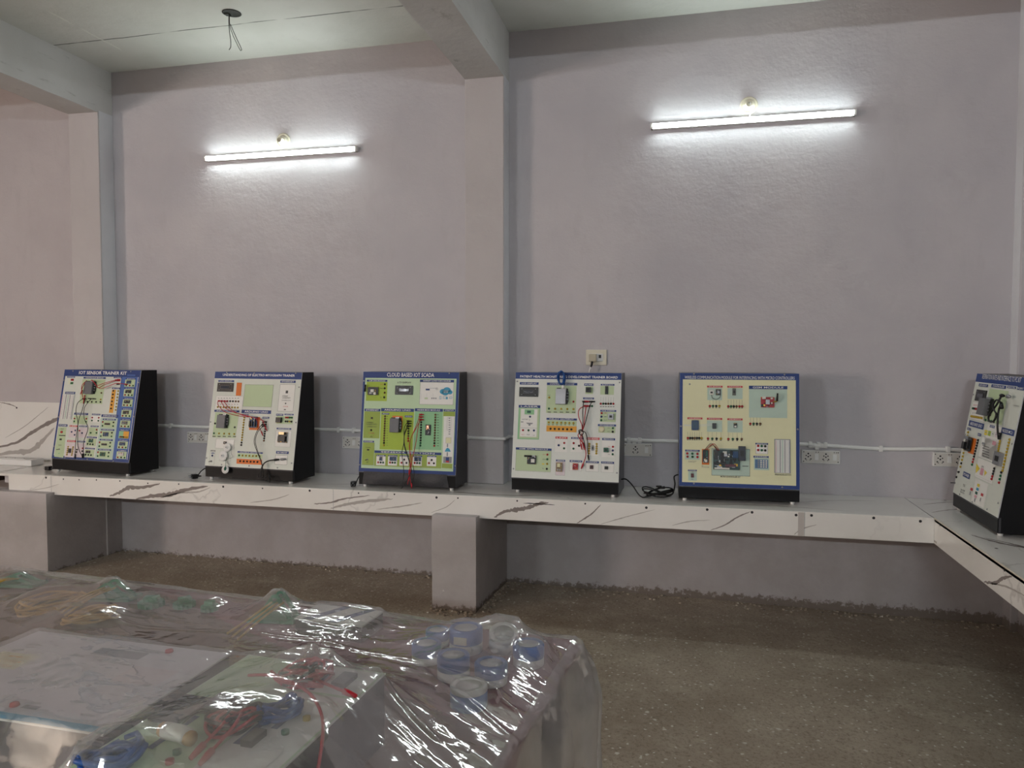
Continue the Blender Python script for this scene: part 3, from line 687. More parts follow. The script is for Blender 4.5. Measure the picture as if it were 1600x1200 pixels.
    def done(s, base=PALE, edge=None):
        W, L = s.W, s.L; th = s.th; q = MB()
        s.p.box((-.001, -.001, -th), (W+.001, L+.001, 0), EDGE, lambda v: s.P(v.x, v.y, v.z))
        s.quadm(0, 0, W, L, base, LAYER*.5)
        ob = s.p.build('printed_panel', s.root)
        Rm = Matrix((Vector((1, 0, 0)), s.dir, s.nrm)).transposed().to_4x4()
        for col, (u, v) in s.terms:
            o = bpy.data.objects.new('terminal', socket_src(col)); COL.objects.link(o); o.parent = s.root
            m = Rm.copy(); m.translation = s.P(u, v, LAYER*3); o.matrix_local = m @ Matrix.Diagonal((s.sc, s.sc, s.sc, 1))
    def world(s, x, y, w):
        return s.root.matrix_basis @ s.P(*s.uv(x, y), w)
def cable(name, cat, label, paths, group=None, ends=None, r=.0022):
    """paths: (material, world points); ends: (material, point, direction) plugs as parts."""
    o0 = Vector(paths[0][1][0]); root = empty(name, o0)
    for i, (m, pts) in enumerate(paths):
        mb = MB(); mb.tube([Vector(p)-o0 for p in pts], r, m, 6, 5); mb.build('wire', root)
    for m, p, d in ends or ():
        mb = MB(); p = Vector(p)-o0; d = Vector(d).normalized()
        mb.tube([p, p+d*.012, p+d*.034], r*2.0, m, 8, 0, taper=lambda s: 1 if s < .7 else .65); mb.build('plug', root)
    tag(root, label, cat, group); return root
UPD = bpy.context.view_layer.update

# ---- board 1: IOT SENSOR TRAINER KIT
k = Kit(.738, .746, .146, .277, .084, -4.301, 4.596, -.089, [(251, 102), (968, 110), (850, 975), (131, 937)],
        'black trainer board with blue border titled IOT SENSOR TRAINER KIT at left end of bench', sock=.85)
k.U(BLUE, 0, 0, 1, 1, 1); k.U(PALE, .022, .03, .765, .925, 2); k.U(MBLUE, .772, .03, .978, .925, 2); k.U(WHITE, .976, .03, .981, .925, 3)
k.t('IOT SENSOR TRAINER KIT', 384, 119, 834, 150, LETTER, 3, .02); k.r(MBLUE, 840, 150, 915, 163, 3)
k.b('STATUS', 275, 168, 350, 180)
for i in range(3): k.r(CREAM, 285, 192+18*i, 303, 200+18*i, 3)
k.r(RED, 310, 190, 338, 210, 3); k.r(MINT, 305, 220, 332, 245, 3); k.sl('rr', 318, 200, 330, 200); k.sl('gg', 314, 232, 326, 232)
k.b('BREAD BOARD', 258, 314, 352, 336); k.breadboard(222, 340, 334, 574)
k.r(LGREEN, 405, 195, 620, 425, 3); k.b('CONTROLLER MODULE', 430, 174, 640, 190, lay=5); k.case(462, 222, 536, 338, .03, CASE)
k.b('OUTPUT', 714, 172, 792, 186); k.r(RED, 742, 192, 776, 214, 3); k.sl('rr', 750, 204, 768, 204); k.sl('kk', 748, 240, 764, 240)
k.b('RELAY OUTPUT', 698, 272, 776, 288)
k.poly(AMBER, [(698, 294), (735, 294), (706, 512), (668, 510)], 3); k.sl('kkkkkk', 711, 304, 689, 470)
k.sl('yyyyyyy', 756, 306, 732, 484); k.sl('kkkk', 468, 408, 590, 410); k.s_('o', (598, 324)); k.s_('y', (592, 386)); k.r(INK, 428, 286, 444, 290, 3)
k.b('SENSOR OUTPUT', 342, 513, 474, 532); k.r(LGREEN, 335, 540, 470, 618, 3); k.sl('rr', 347, 566, 458, 568); k.sl('gg', 344, 593, 455, 596)
k.b('SWITCH', 510, 520, 588, 534); k.r(WHITE, 500, 540, 585, 600, 3); k.sl('rr', 513, 557, 574, 558); k.sl('gg', 510, 584, 570, 586)
k.b('INTERFACING SECTION', 598, 528, 756, 552)
k.poly(PBLUE, [(598, 558), (752, 562), (700, 950), (535, 940)], 3)
for i, (yy, mm) in enumerate(((615, PCBD), (712, PCBB), (806, PCBD), (898, PCBG))):
    dx = -15*i; k.b(('IR SENSOR', 'LDR SENSOR', 'GAS SENSOR', 'PIR SENSOR')[i], 612+dx, yy-48, 735+dx, yy-34, lay=6)
    k.r(LGREEN, 604+dx, yy-30, 726+dx, yy+36, 4)
    k.pcb(mm, 632+dx, yy-(8 if mm is PCBD else 18), 680+dx, yy+(10 if mm is PCBD else 20), i+3, dens=8)
    k.s_('r', (612+dx, yy-18)); k.s_('g', (609+dx, yy+18)); k.s_('k', (712+dx, yy-14)); k.s_('g', (708+dx, yy+20))
k.b('POWER', 196, 620, 280, 642); k.poly(LGREEN, [(195, 648), (270, 650), (242, 935), (155, 925)], 3); k.b('LED', 300, 630, 374, 645, RED); k.b('BUZZER', 390, 632, 464, 646); k.b('MOTOR', 498, 632, 572, 646)
k.r(PINKW, 296, 650, 368, 745, 3); k.r(PINKW, 386, 652, 460, 745, 3); k.r(LGREEN, 480, 652, 565, 728, 3)
k.r(INK, 200, 722, 262, 730, 4); k.t('FUSE', 218, 660, 248, 670); k.t('OFF', 198, 812, 226, 823); k.r(MINT, 194, 890, 210, 898, 4)
k.toggle(205, 855); k.rocker(208, 755, 226, 770)
def knob(kit, x, y, r, m):
    u, v = kit.uv(x, y); kit.comp('fuse_cap', lambda mb: mb.lathe([(r, 0), (r, .006), (r*.8, .010), (.001, .0105)], m, lambda q: kit.P(u+q.x, v+q.y, q.z), 14))
knob(k, 227, 694, .009, RED)
k.s_('b', (320, 692), (355, 678), (348, 720), (418, 702)); k.s_('r', (393, 680), (554, 670)); k.s_('g', (498, 700), (552, 700))
k.b('KEYPAD', 278, 770, 358, 788, RED); k.b('STEPPER', 370, 775, 448, 790); k.b('DHT11', 462, 735, 556, 750); k.b('ULTRASONIC', 446, 840, 538, 853)
k.r(PINKW, 262, 795, 350, 930, 3); k.r(PINKW, 362, 797, 440, 930, 3); k.sl('yyyyy', 288, 832, 276, 905); k.sl('yyyyy', 334, 835, 322, 908)
k.chip(PCBD, 292, 848, 315, 888); k.sl('kk', 370, 858, 366, 880); k.sl('rk', 424, 845, 420, 872); k.pcb(PCBG, 484, 756, 520, 790, 9, dens=6); k.sl('kkk', 470, 804, 518, 808)
k.pcb(PCBD, 456, 866, 496, 890, 11, dens=6); k.sl('kkk', 452, 904, 502, 908); k.r(LGREEN, 458, 755, 548, 822, 3); k.r(LGREEN, 442, 858, 530, 925, 3)
for i, (yy, mm) in enumerate(((228, PCBB), (318, PCBD), (414, PCBD), (514, PCBD), (612, CASE), (712, None), (808, PCBB), (902, STEEL))):
    dx = -11.5*i; nm = ('GPS MODULE', 'BLUETOOTH', 'WIFI MODULE', 'RF MODULE', 'SOIL SENSOR', 'RELAY', 'ETHERNET', 'CAMERA')[i]
    k.b(nm, 828+dx, yy-45, 922+dx, yy-32, lay=5)
    k.r(LGREEN if i != 5 else MINT, 818+dx, yy-30, 912+dx, yy+38, 4)
    if mm is not None: k.pcb(mm, 838+dx, yy-22, 890+dx-(12 if i == 0 else 0), yy+8, i+20, dens=7, hgt=.012)
    else: k.r(AMBER, 860+dx, yy-28, 912+dx, yy+38, 5)
    k.sl('rokyy' if i == 5 else ('rkg' if i % 2 else 'org'), 832+dx, yy+24, 895+dx, yy+27)
k.screws(STEEL, (330, 116), (598, 112), (873, 121), (245, 204), (944, 226), (196, 552), (900, 545), (155, 828), (862, 775), (256, 933), (466, 945), (708, 962))
k.done(); K1 = k; UPD()
W_ = k.world
cable('test_lead', 'test leads', 'red test leads arching from grey case to right side of the IOT SENSOR board',
      [(CABR, [W_(520, 208, .02), W_(570, 225, .045), (W_(610, 262, .05)), W_(660, 240, .04), W_(750, 200, .012)]), (CABR, [W_(520, 205, .02), W_(580, 235, .05), W_(625, 285, .055), W_(670, 255, .045), W_(750, 207, .012)]),
       (CABR, [W_(530, 205, .02), W_(590, 250, .05), W_(630, 290, .045), W_(690, 270, .035), W_(765, 240, .03), W_(840, 243, .012)])],
      'test leads on the first board', [(CABR, W_(735, 203, .01), W_(775, 203, .01)-W_(735, 203, .01)), (CABR, W_(820, 241, .01), W_(850, 244, .01)-W_(820, 241, .01))])
cable('test_lead', 'test leads', 'short red leads hanging at left of the grey case on the IOT SENSOR board',
      [(CABR, [W_(480, 210, .02), W_(455, 262, .04), W_(425, 318, .012)]), (CABR, [W_(475, 215, .02), W_(460, 300, .045), W_(445, 405, .012)])], None,
      [(CABR, W_(430, 300, .012), W_(410, 335, .01)-W_(430, 300, .012)), (CABR, W_(452, 345, .012), W_(446, 400, .01)-W_(452, 345, .012)), (CABR, W_(448, 385, .012), W_(440, 415, .01)-W_(448, 385, .012))])
cable('test_lead', 'test leads', 'three long black leads hanging down the middle of the IOT SENSOR board',
      [(CABK, [W_(440, 380, .012), W_(405, 425, .03), W_(395, 510, .035), W_(408, 610, .03), W_(395, 720, .03), W_(375, 830, .02), W_(358, 925, .008)]),
       (CABK, [W_(455, 382, .012), W_(458, 480, .035), W_(420, 590, .035), W_(408, 700, .03), W_(405, 830, .025), W_(425, 920, .008)]),
       (CABK, [W_(512, 382, .012), W_(480, 470, .04), W_(478, 570, .04), W_(503, 660, .03), W_(465, 780, .03), W_(450, 860, .02), W_(436, 922, .008)])], None,
      [(CABK, W_(428, 380, .010), W_(460, 380, .01)-W_(428, 380, .01)), (CABK, W_(482, 378, .010), W_(515, 380, .01)-W_(482, 378, .01)), (CABK, W_(522, 380, .010), W_(555, 382, .01)-W_(522, 380, .01)),
       (CABK, W_(362, 900, .010), W_(356, 935, .006)-W_(362, 900, .01)), (CABK, W_(430, 895, .010), W_(424, 930, .006)-W_(430, 895, .01)), (CABK, W_(441, 895, .010), W_(434, 930, .006)-W_(441, 895, .01))])

# ---- board 2: UNDERSTANDING OF ELECTRO MYOGRAPH TRAINER
k = Kit(.717, .740, .142, .267, .079, -2.983, 4.587, -.067, [(164, 123), (972, 132), (889, 1047), (65, 1006)],
        'trainer board titled ELECTRO MYOGRAPH TRAINER with white round pads hanging on it', sock=.9)
k.U(BLUE, 0, .928, 1, 1, 1); k.t('UNDERSTANDING OF ELECTRO MYOGRAPH TRAINER', 230, 145, 902, 167, LETTER, 3, .02)
k.b('LCD DISPLAY', 194, 203, 341, 220); k.lcd(186, 228, 334, 311); k.poly(ORANGE, [(366, 226), (414, 227), (404, 349), (356, 348)], 3)
k.r(LGREEN, 432, 245, 698, 452, 2); k.o(432, 245, 698, 452); k.b('ETHERNET', 772, 206, 914, 228); k.r(WHITE, 758, 242, 902, 494, 2); k.o(758, 242, 902, 494)
k.t('ETHERNET\nCONNECTIVITY', 792, 345, 868, 375); k.t('CONNECTION', 784, 387, 870, 396); k.t('POWER', 800, 445, 846, 454, RED); k.r(DGREY, 822, 300, 844, 326, 4); k.r(INK, 816, 414, 828, 426, 4); k.r(INK, 806, 474, 824, 482, 4)
k.r(WHITE, 165, 350, 420, 478, 2); k.o(165, 350, 420, 478, t=.0006)
k.sl('rrrrkkoo', 200, 398, 382, 402); k.sl('yyyyyyyy', 188, 455, 375, 460); k.b('INPUT OUTPUT', 155, 484, 390, 503)
for i in range(8): k.r(INK, 190+26*i, 370, 204+26*i, 374, 4); k.r(RED if i % 3 == 2 else INK, 186+26*i, 428, 196+26*i, 432, 4)
k.poly(LGREEN, [(165, 505), (388, 510), (352, 745), (135, 740)], 2); k.case(200, 532, 276, 655, .03, CASE); k.b('ARDUINO UNO', 410, 483, 686, 515)
k.s_('k', (162, 610), (347, 645)); k.sl('gyyyy', 152, 702, 342, 708)
for i in range(5): k.r(INK, 138+48*i, 728, 166+48*i, 736, 4)
k.b('ANALOG', 415, 520, 476, 536); k.b('DIGITAL', 606, 546, 670, 563); k.sl('yyyyyyyyyykk', 436, 552, 408, 812); k.sl('kkkkkkkko', 640, 595, 620, 770)
k.r(ORANGE, 486, 548, 578, 670, 3); k.pcb(PCBB, 490, 545, 562, 650, 5, [(.1, .85, .3, 1.0, .01, STEEL), (.05, .1, .2, .6, .008, CHIP), (.4, .1, .5, .7, .008, CHIP), (.75, .1, .85, .8, .008, CHIP)], .02)
k.r(WHITE, 166, 757, 340, 845, 2); k.o(166, 757, 340, 845, t=.0008); k.chip(CHIP, 243, 780, 270, 804); k.o(205, 858, 312, 965, GREYP, .0008)
k.b('POWER', 120, 862, 165, 871, INK); k.b('FUSE', 128, 884, 155, 897); k.o(110, 872, 158, 1000, INK, .0008); k.s_('b', (136, 913)); k.toggle(126, 966)
k.b('BNC CABLE OUT', 734, 868, 851, 893); k.o(724, 905, 838, 994); k.r(WHITE, 726, 907, 836, 992, 2)
k.b('OUTPUT SECTION', 372, 874, 610, 889); k.r(LGREEN, 368, 894, 604, 938, 2); k.sl('gyyyyyy', 388, 910, 580, 916); k.poly(ORANGE, [(364, 940), (602, 950), (598, 998), (362, 988)], 2); k.sl('kkkkkk', 398, 964, 560, 970)
k.b('FUSE', 734, 517, 800, 536); k.chip(BPLAST, 742, 552, 788, 600, .02, 'potentiometer'); k.b('GROUND', 812, 517, 896, 531); k.sl('rrgg', 825, 552, 880, 553); k.sl('kkyk', 822, 588, 877, 590); k.r(LGREEN, 735, 538, 890, 612, 2)
k.b('ANALOG FILTER', 738, 650, 875, 664); k.r(WHITE, 726, 675, 870, 828, 2); k.o(726, 675, 870, 828, GREYP, .001); k.pcb(PCBD, 758, 690, 840, 788, 8, [(.15, .75, .75, 1.0, .012, mat('db9_shell', 'a89878', .3, metal=.7)), (.1, .1, .9, .6, .014, CHIP)], .02)
k.screws(STEEL, (272, 132), (528, 139), (914, 138), (945, 268), (916, 598), (878, 980), (746, 1024), (480, 1008), (222, 998), (80, 935), (120, 596))
def reel(kit, x, y, r, w, nm, m=FOOT):
    u, v = kit.uv(x, y)
    def f(mb):
        T = lambda q: kit.P(u+q.x, v+q.y, w+q.z)
        mb.lathe([(r*.25, -.004), (r, -.004), (r*1.02, -.002), (r*.98, .0), (r*.6, .003), (r*.28, .004), (r*.26, .012), (r*.16, .012), (r*.14, .004), (.0005, .004)], m, T, 24)
        mb.lathe([(r*.14, .003), (r*.13, .014), (.0005, .0145)], STEEL, T, 10)
    root = empty('electrode_pad', (0, 0, 0)); mb = MB(); f(mb); o = mb.build('pad', root); return root
k.done(base=MATS['print_cool_white'] if 'print_cool_white' in MATS else PALE); UPD(); W_ = k.world
for i, (x, y, r, wv, lab) in enumerate(((283, 836, .030, .012, 'upper white round electrode pad on the ELECTRO MYOGRAPH board'), (246, 914, .036, .014, 'larger lower white round electrode pad on the ELECTRO MYOGRAPH board'))):
    root = reel(k, x, y, r, wv, ''); root.matrix_world = k.root.matrix_basis.copy(); tag(root, lab, 'electrode pad')
    c = MB(); c.tube([k.P(*k.uv(x+25, y-25), .008), k.P(*k.uv(x+48, y+8), .014), k.P(*k.uv(x+42, y+55), .014), k.P(*k.uv(x+52, y+85), .01), k.P(*k.uv(x+20, y+105 if i == 0 else y+50), .01)], .0016, CABW, 6, 5); c.build('lead', root)
tr = empty('electrode_pad', tuple(W_(272, 1045, .018))); tr.rotation_euler = (R(78), 0, 0); tag(tr, 'round white tag with green tip hanging over the base edge of the ELECTRO MYOGRAPH board', 'electrode pad')
mb = MB(); mb.lathe([(.028, -.001), (.028, .001), (.0005, .001)], FOOT, None, 24); mb.build('disc', tr)
mb = MB(); mb.lathe([(.004, .001), (.009, .0015), (.008, .005), (.0005, .006)], PCBG, lambda q: Vector((q.x, q.y*1.6+.006, q.z)), 12); mb.tube([(0, .012, .002), (.002, .05, .006), (0, .085, .0)], .0018, PCBG); mb.build('snap', tr)
cable('test_lead', 'test leads', 'red test leads looping across to the blue circuit on the ELECTRO MYOGRAPH board',
      [(CABR, [W_(200, 400, .012), W_(215, 440, .03), W_(290, 505, .045), W_(400, 540, .04), W_(500, 552, .03)]), (CABR, [W_(225, 400, .012), W_(280, 465, .03), W_(370, 510, .04), W_(510, 545, .04), W_(640, 590, .012)]),
       (CABR, [W_(255, 400, .012), W_(310, 460, .03), W_(420, 525, .045), W_(560, 560, .04), W_(620, 575, .03), W_(655, 670, .012)]), (CABR, [W_(570, 565, .03), W_(590, 610, .03), W_(600, 650, .03), W_(612, 700, .012)])], None,
      [(CABR, W_(198, 398, .01), W_(230, 400, .01)-W_(198, 398, .01)), (CABR, W_(245, 400, .01), W_(280, 402, .01)-W_(245, 400, .01)), (CABR, W_(640, 640, .012), W_(656, 680, .01)-W_(640, 640, .012)), (CABR, W_(604, 685, .012), W_(618, 725, .01)-W_(604, 685, .012))])
cable('test_lead', 'test leads', 'black leads running down over the base of the ELECTRO MYOGRAPH board',
      [(CABK, [W_(625, 600, .012), W_(580, 680, .03), W_(556, 780, .035), W_(585, 880, .035), W_(620, 980, .03), W_(640, 1080, .03), W_(655, 1150, .045)]), (CABK, [W_(632, 625, .012), W_(592, 690, .035), W_(572, 780, .04), W_(600, 890, .04), W_(630, 990, .035), W_(632, 1080, .04), W_(690, 1155, .05)]),
       (CABK, [W_(630, 1000, .03), W_(612, 1060, .035), W_(595, 1110, .035), W_(640, 1140, .04), W_(712, 1160, .045)])], None,
      [(CABK, W_(610, 600, .01), W_(645, 592, .01)-W_(610, 600, .01)), (CABK, W_(605, 622, .01), W_(640, 615, .01)-W_(605, 622, .01)), (CABK, W_(608, 635, .01), W_(645, 632, .01)-W_(608, 635, .01))])
cable('bnc_cable', 'cable', 'thick black coaxial cable with metal plug at lower right of the ELECTRO MYOGRAPH board',
      [(CABK, [W_(735, 950, .015), W_(690, 960, .03), W_(650, 985, .035), W_(628, 1030, .035), W_(620, 1090, .04), W_(645, 1120, .035), W_(690, 1100, .03), W_(710, 1150, .045)])], None,
      [(CABK, W_(730, 951, .015), W_(790, 945, .012)-W_(730, 951, .015)), (STEEL, W_(790, 945, .015), W_(820, 943, .012)-W_(790, 945, .015))], r=.0042)
K2 = k

# ---- board 3: CLOUD BASED IOT SCADA
k = Kit(.679, .750, .166, .253, .086, -1.816, 4.593, -.003, [(130, 95), (989, 95), (952, 1008), (90, 986)],
        'black trainer board with green panel and blue border titled CLOUD BASED IOT SCADA', side=mat('charcoal_board', '2c2c2f', .4), sock=.9)
k.U(BLUE, 0, 0, 1, 1, 1); k.U(mat('print_pale_green', 'bfd9b4', .5), .024, .035, .975, .938, 2)
k.t('CLOUD BASED IOT SCADA', 342, 103, 764, 138, LETTER, 3, .01)
k.r(LIME, 156, 186, 344, 357, 3); k.b('GSM GPRS MODULE', 162, 167, 346, 184); k.pcb(PCBD, 172, 232, 268, 305, 31, [(.3, .35, .6, .7, .004, HEAD), (.6, .05, .8, .3, .006, HEAD)], .016)
def ant(mb): mb.tube([k.P(*k.uv(150, 275), .012), k.P(*k.uv(158, 212), .018)], .006, BPLAST, 8, 0)
k.comp('antenna', ant)
k.t('VCC', 284, 203, 312, 213, RED); k.s_('k', (324, 207), (322, 243), (318, 323)); k.s_('o', (322, 282)); k.t('GND', 280, 240, 308, 249, INK); k.t('TX', 280, 320, 296, 329, INK)
k.t('LCD DISPLAY', 437, 182, 561, 196, INK, 4, .02); k.lcd(417, 217, 576, 299)
k.b('INTERNET CLOUD SCADA DIAGRAM', 638, 162, 942, 183); k.r(WHITE, 636, 184, 937, 385, 3); k.o(636, 184, 937, 385, lay=4)
for cx, cy, rr in ((845, 268, 30), (880, 255, 34), (905, 272, 24), (865, 278, 30)): k.poly(CYAN, [(cx+rr*math.cos(a*.45), cy+rr*.8*math.sin(a*.45)) for a in range(14)][::-1], 5)
k.t('CLOUD\nSERVER', 848, 255, 892, 278, LETTER, 6); k.r(BLUE, 690, 243, 726, 257, 5); k.ln(BLUE, 726, 238, 790, 238, lay=5); k.o(782, 235, 798, 252, INK, .0015, 5)
for x in (648, 700, 756): k.ln(GREYP, x, 285, x, 335, .0008, 5)
for x in (745, 763, 780): k.r(GREYP, x-5, 322, x+6, 334, 5)
k.r(LGREEN, 680, 322, 708, 336, 5); k.o(814, 308, 828, 335, CYAN, .002, 5); k.o(846, 311, 880, 331, CYAN, .002, 5); k.r(CYAN, 870, 315, 886, 335, 5); k.o(902, 311, 925, 330, CYAN, .002, 5)
k.b('ETHERNET', 142, 427, 284, 450); k.r(GREEN, 136, 452, 280, 690, 3); k.t('ETHERNET\nCONNECTIVITY', 160, 545, 255, 572); k.t('CONNECTION', 162, 583, 250, 593); k.t('POWER', 178, 640, 230, 650, RED); k.chip(DGREY, 200, 502, 216, 518); k.s_('k', (202, 618)); k.t('ON', 192, 672, 212, 681)
k.b('ARDUINO UNO', 290, 422, 584, 450); k.r(LIME, 284, 451, 578, 790, 3); k.b('ANALOG IN', 298, 464, 364, 478, lay=5); k.b('DIGITAL IO', 504, 484, 572, 501, lay=5)
k.sl('oooooooooooky', 326, 494, 316, 752); k.sl('kkkkkkorr', 536, 535, 534, 710); k.r(ORANGE, 462, 490, 482, 610, 4); k.r(ORANGE, 392, 488, 470, 506, 4); k.case(382, 512, 462, 636, .032, CASE)
k.b('NODE MCU MODULE', 592, 420, 842, 446); k.r(MINT, 586, 447, 834, 785, 3); k.sl('rrrkkkkkkkkgg', 652, 474, 642, 750); k.sl('oooooooooookr', 776, 474, 766, 750)
k.r(BPLAST, 686, 562, 736, 658, 4); k.pcb(PCBD, 690, 566, 732, 656, 33, [(.25, .6, .75, .95, .005, mat('copper_shield', 'b58a70', .3, metal=.6))], .012)
for i in range(13): k.r(INK, 790, 472+23*i, 806, 476+23*i, 4); k.r(INK, 340, 492+21.5*i, 350, 495+21.5*i, 4)
k.b('CONNECTIVITY', 850, 424, 950, 444); k.r(GREEN, 846, 446, 950, 486, 3); k.poly(WHITE, [(852, 486), (946, 487), (926, 905), (838, 900)], 3); k.poly(GREEN, [(834, 903), (925, 908), (922, 950), (830, 945)], 3)
k.o(880, 495, 916, 610, GREYP, .0012, 5)
for i in range(8): k.r(GREYP, 893, 500+20*i, 908, 508+20*i, 5)
k.r(CREAM, 868, 675, 916, 726, 5); k.o(868, 675, 916, 726, GREYP, .001, 6); k.poly(CYAN, [(858, 800), (870, 775), (884, 765), (900, 775), (912, 800)][::-1], 5); k.r(GREYP, 845, 845, 920, 900, 5); k.r(BLUE, 868, 850, 896, 880, 6); k.r(RED, 868, 880, 896, 895, 7); k.r(GREYP, 878, 730, 888, 760, 5); k.r(GREYP, 876, 805, 886, 840, 5)
k.b('POWER', 132, 712, 228, 728); k.r(GREEN, 124, 730, 228, 930, 3); k.o(124, 730, 228, 930, t=.0007, lay=4); k.t('POWER', 156, 770, 196, 779); k.rocker(166, 788, 184, 800); k.toggle(168, 880); k.t('OFF', 158, 900, 178, 909)
k.r(GREEN, 228, 828, 826, 942, 3); k.b('SENSOR SECTION', 230, 804, 826, 826); k.o(112, 934, 940, 948, GREYP, .0006, 5)
for i, (x, mm) in enumerate(((290, PCBB), (395, PCBB), (498, None), (615, PCBB), (742, None))):
    k.b(('LDR', 'DHT11', 'BUZZER', 'GAS SENSOR', 'RGB LED')[i], x-38, 838, x+42, 850, lay=5); k.r(WHITE, x-42, 850, x+40, 930, 4)
    if mm: k.pcb(mm, x-(12 if i == 0 else 26), 852, x+(14 if i == 0 else 34), 888, 40+i, dens=9)
    else: k.s_('k', (x, 876))
    k.sl('rk' if i in (2, 4) else 'rkg', x-24, 904, x+20, 905)
k.screws(STEEL, (900, 103), (135, 178), (952, 925), (98, 928))
k.done(base=BLUE)
def wrap(mb):
    n = 40; vs = []; W = k.W
    rows = 6
    for j in range(rows+1):
        for i in range(n+1):
            f = i/n; g = j/rows; x = -W/2+.04+(W-.10)*f; z = k.hb*(1-g)+.004
            bul = .018*math.sin(math.pi*min(1, f*1.0))**.5*math.sin(math.pi*(.15+.8*g))
            fac = .006*abs(((f*3.1+g*.6) % 1)-.5)*2
            vs.append((x+.03*g*(f-.5), -.004-bul-fac-.003*noise.noise(Vector((i*.6, j*.9, 4))), z))
    mb.add(vs, [(j*(n+1)+i, (j+1)*(n+1)+i, (j+1)*(n+1)+i+1, j*(n+1)+i+1) for j in range(rows) for i in range(n)], mat('dark_film', '3b3b3f', .28, bump=(160, .5)), True)
k.comp('film_wrap', wrap, 'shiny dark film wrapped over the base front')
UPD(); W_ = k.world; K3 = k
cable('test_lead', 'test leads', 'black leads hanging down past the base of the CLOUD BASED board',
      [(CABK, [W_(540, 533, .012), W_(512, 600, .03), W_(512, 720, .035), W_(496, 820, .04), W_(510, 930, .04), W_(518, 1010, .05), W_(510, 1130, .07)]), (CABK, [W_(540, 553, .012), W_(518, 640, .035), W_(520, 740, .04), W_(545, 830, .04), W_(570, 910, .04), W_(590, 990, .05), W_(598, 1090, .06)]),
       (CABK, [W_(540, 576, .012), W_(514, 660, .03), W_(514, 750, .035), W_(550, 850, .045), W_(580, 960, .045), W_(560, 1040, .06), W_(515, 1120, .07)]), (CABK, [W_(590, 920, .03), W_(610, 1000, .05), W_(605, 1060, .06), W_(580, 1085, .06)])], None,
      [(CABK, W_(525, 533, .01), W_(552, 534, .01)-W_(525, 533, .01)), (CABK, W_(525, 553, .01), W_(552, 554, .01)-W_(525, 553, .01)), (CABK, W_(522, 577, .01), W_(550, 577, .01)-W_(522, 577, .01))])
cable('test_lead', 'test leads', 'red leads hanging down past the base of the CLOUD BASED board',
      [(CABR, [W_(645, 475, .012), W_(632, 540, .03), W_(605, 620, .04), W_(570, 720, .045), W_(572, 850, .045), W_(570, 980, .05), W_(560, 1090, .065)]), (CABR, [W_(648, 495, .012), W_(636, 600, .035), W_(622, 720, .04), W_(600, 830, .045), W_(575, 930, .045), W_(572, 1010, .05), W_(592, 1110, .065)]),
       (CABR, [W_(650, 520, .012), W_(615, 610, .04), W_(580, 690, .05), W_(568, 770, .05), W_(585, 880, .045), W_(575, 1000, .05), W_(565, 1060, .06)])], None,
      [(CABR, W_(635, 473, .01), W_(664, 474, .01)-W_(635, 473, .01)), (CABR, W_(632, 494, .01), W_(662, 495, .01)-W_(632, 494, .01)), (CABR, W_(634, 519, .01), W_(664, 520, .01)-W_(634, 519, .01)), (CABR, W_(592, 1080, .06), W_(596, 1115, .065)-W_(592, 1080, .06)), (CABR, W_(568, 960, .05), W_(566, 1000, .052)-W_(568, 960, .05))])

# ---- board 4: PATIENT HEALTH MONITORING DEVELOPMENT TRAINER BOARD
k = Kit(.689, .752, .154, .256, .079, -.773, 4.633, -.045, [(144, 94), (1042, 97), (1018, 1028), (105, 988)],
        'white trainer board titled PATIENT HEALTH MONITORING with a blue cable coil on its top edge', sock=.9, side=mat('grey_side_board', '5b5c60', .35))
k.U(BLUE, 0, .938, 1, 1, 1); k.t('PATIENT HEALTH MONITORING DEVELOPMENT TRAINER BOARD', 174, 121, 1002, 141, LETTER, 3, .02)
k.b('LCD DISPLAY', 178, 178, 338, 199); k.lcd(174, 220, 334, 301, 'Normal')
k.b('CONTROLLER MODULE', 408, 181, 666, 202); k.r(LGREEN, 404, 205, 656, 440, 2); k.case(490, 236, 576, 366, .034, STEEL)
k.t('RESET', 416, 284, 440, 290); k.s_('y', (428, 307)); k.s_('r', (634, 341)); k.sl('gyyyy', 425, 401, 634, 405)
for i in range(5): k.r(INK, 413+52*i, 428, 442+52*i, 434, 4)
k.b('FUSE', 726, 186, 803, 206); k.r(LGREEN, 735, 210, 800, 275, 2); k.chip(PCBD, 742, 220, 784, 262, .02, 'potentiometer')
k.b('BLUETOOTH', 866, 189, 982, 203); k.r(LGREEN, 862, 206, 978, 280, 2); k.chip(PCBD, 903, 208, 929, 276, .006)
for i in range(6): x = 866+21.5*i; k.ln(INK, x+2, 300, x, 345, .0008); k.s_('rgkokr'[i], (x, 357)); k.r(INK, x-6, 379, x+8, 384, 3)
k.b('GROUND', 716, 305, 808, 321); k.sl('rrgk', 730, 340, 792, 340); k.sl('rrkg', 730, 377, 792, 378)
k.b('LASER', 168, 373, 352, 396); k.poly(MINT, [(168, 396), (352, 398), (340, 666), (156, 662)], 2); k.r(LGREEN, 176, 400, 340, 655, 3); k.r(WHITE, 183, 407, 324, 642, 4)
k.r(MINT, 218, 410, 300, 452, 5); k.r(PCBG, 240, 420, 272, 440, 6); k.s_('b', (265, 471)); k.t('HEART BEAT', 196, 490, 250, 498, INK); k.ln(INK, 262, 488, 260, 510, .001, 6); k.poly(GREYP, [(232, 522), (292, 524), (280, 535), (244, 535)][::-1], 6); k.r(GREYP, 252, 535, 268, 548, 6); k.o(183, 566, 324, 568, GREYP, .0008, 6); k.r(GREYP, 186, 512, 208, 520, 6)
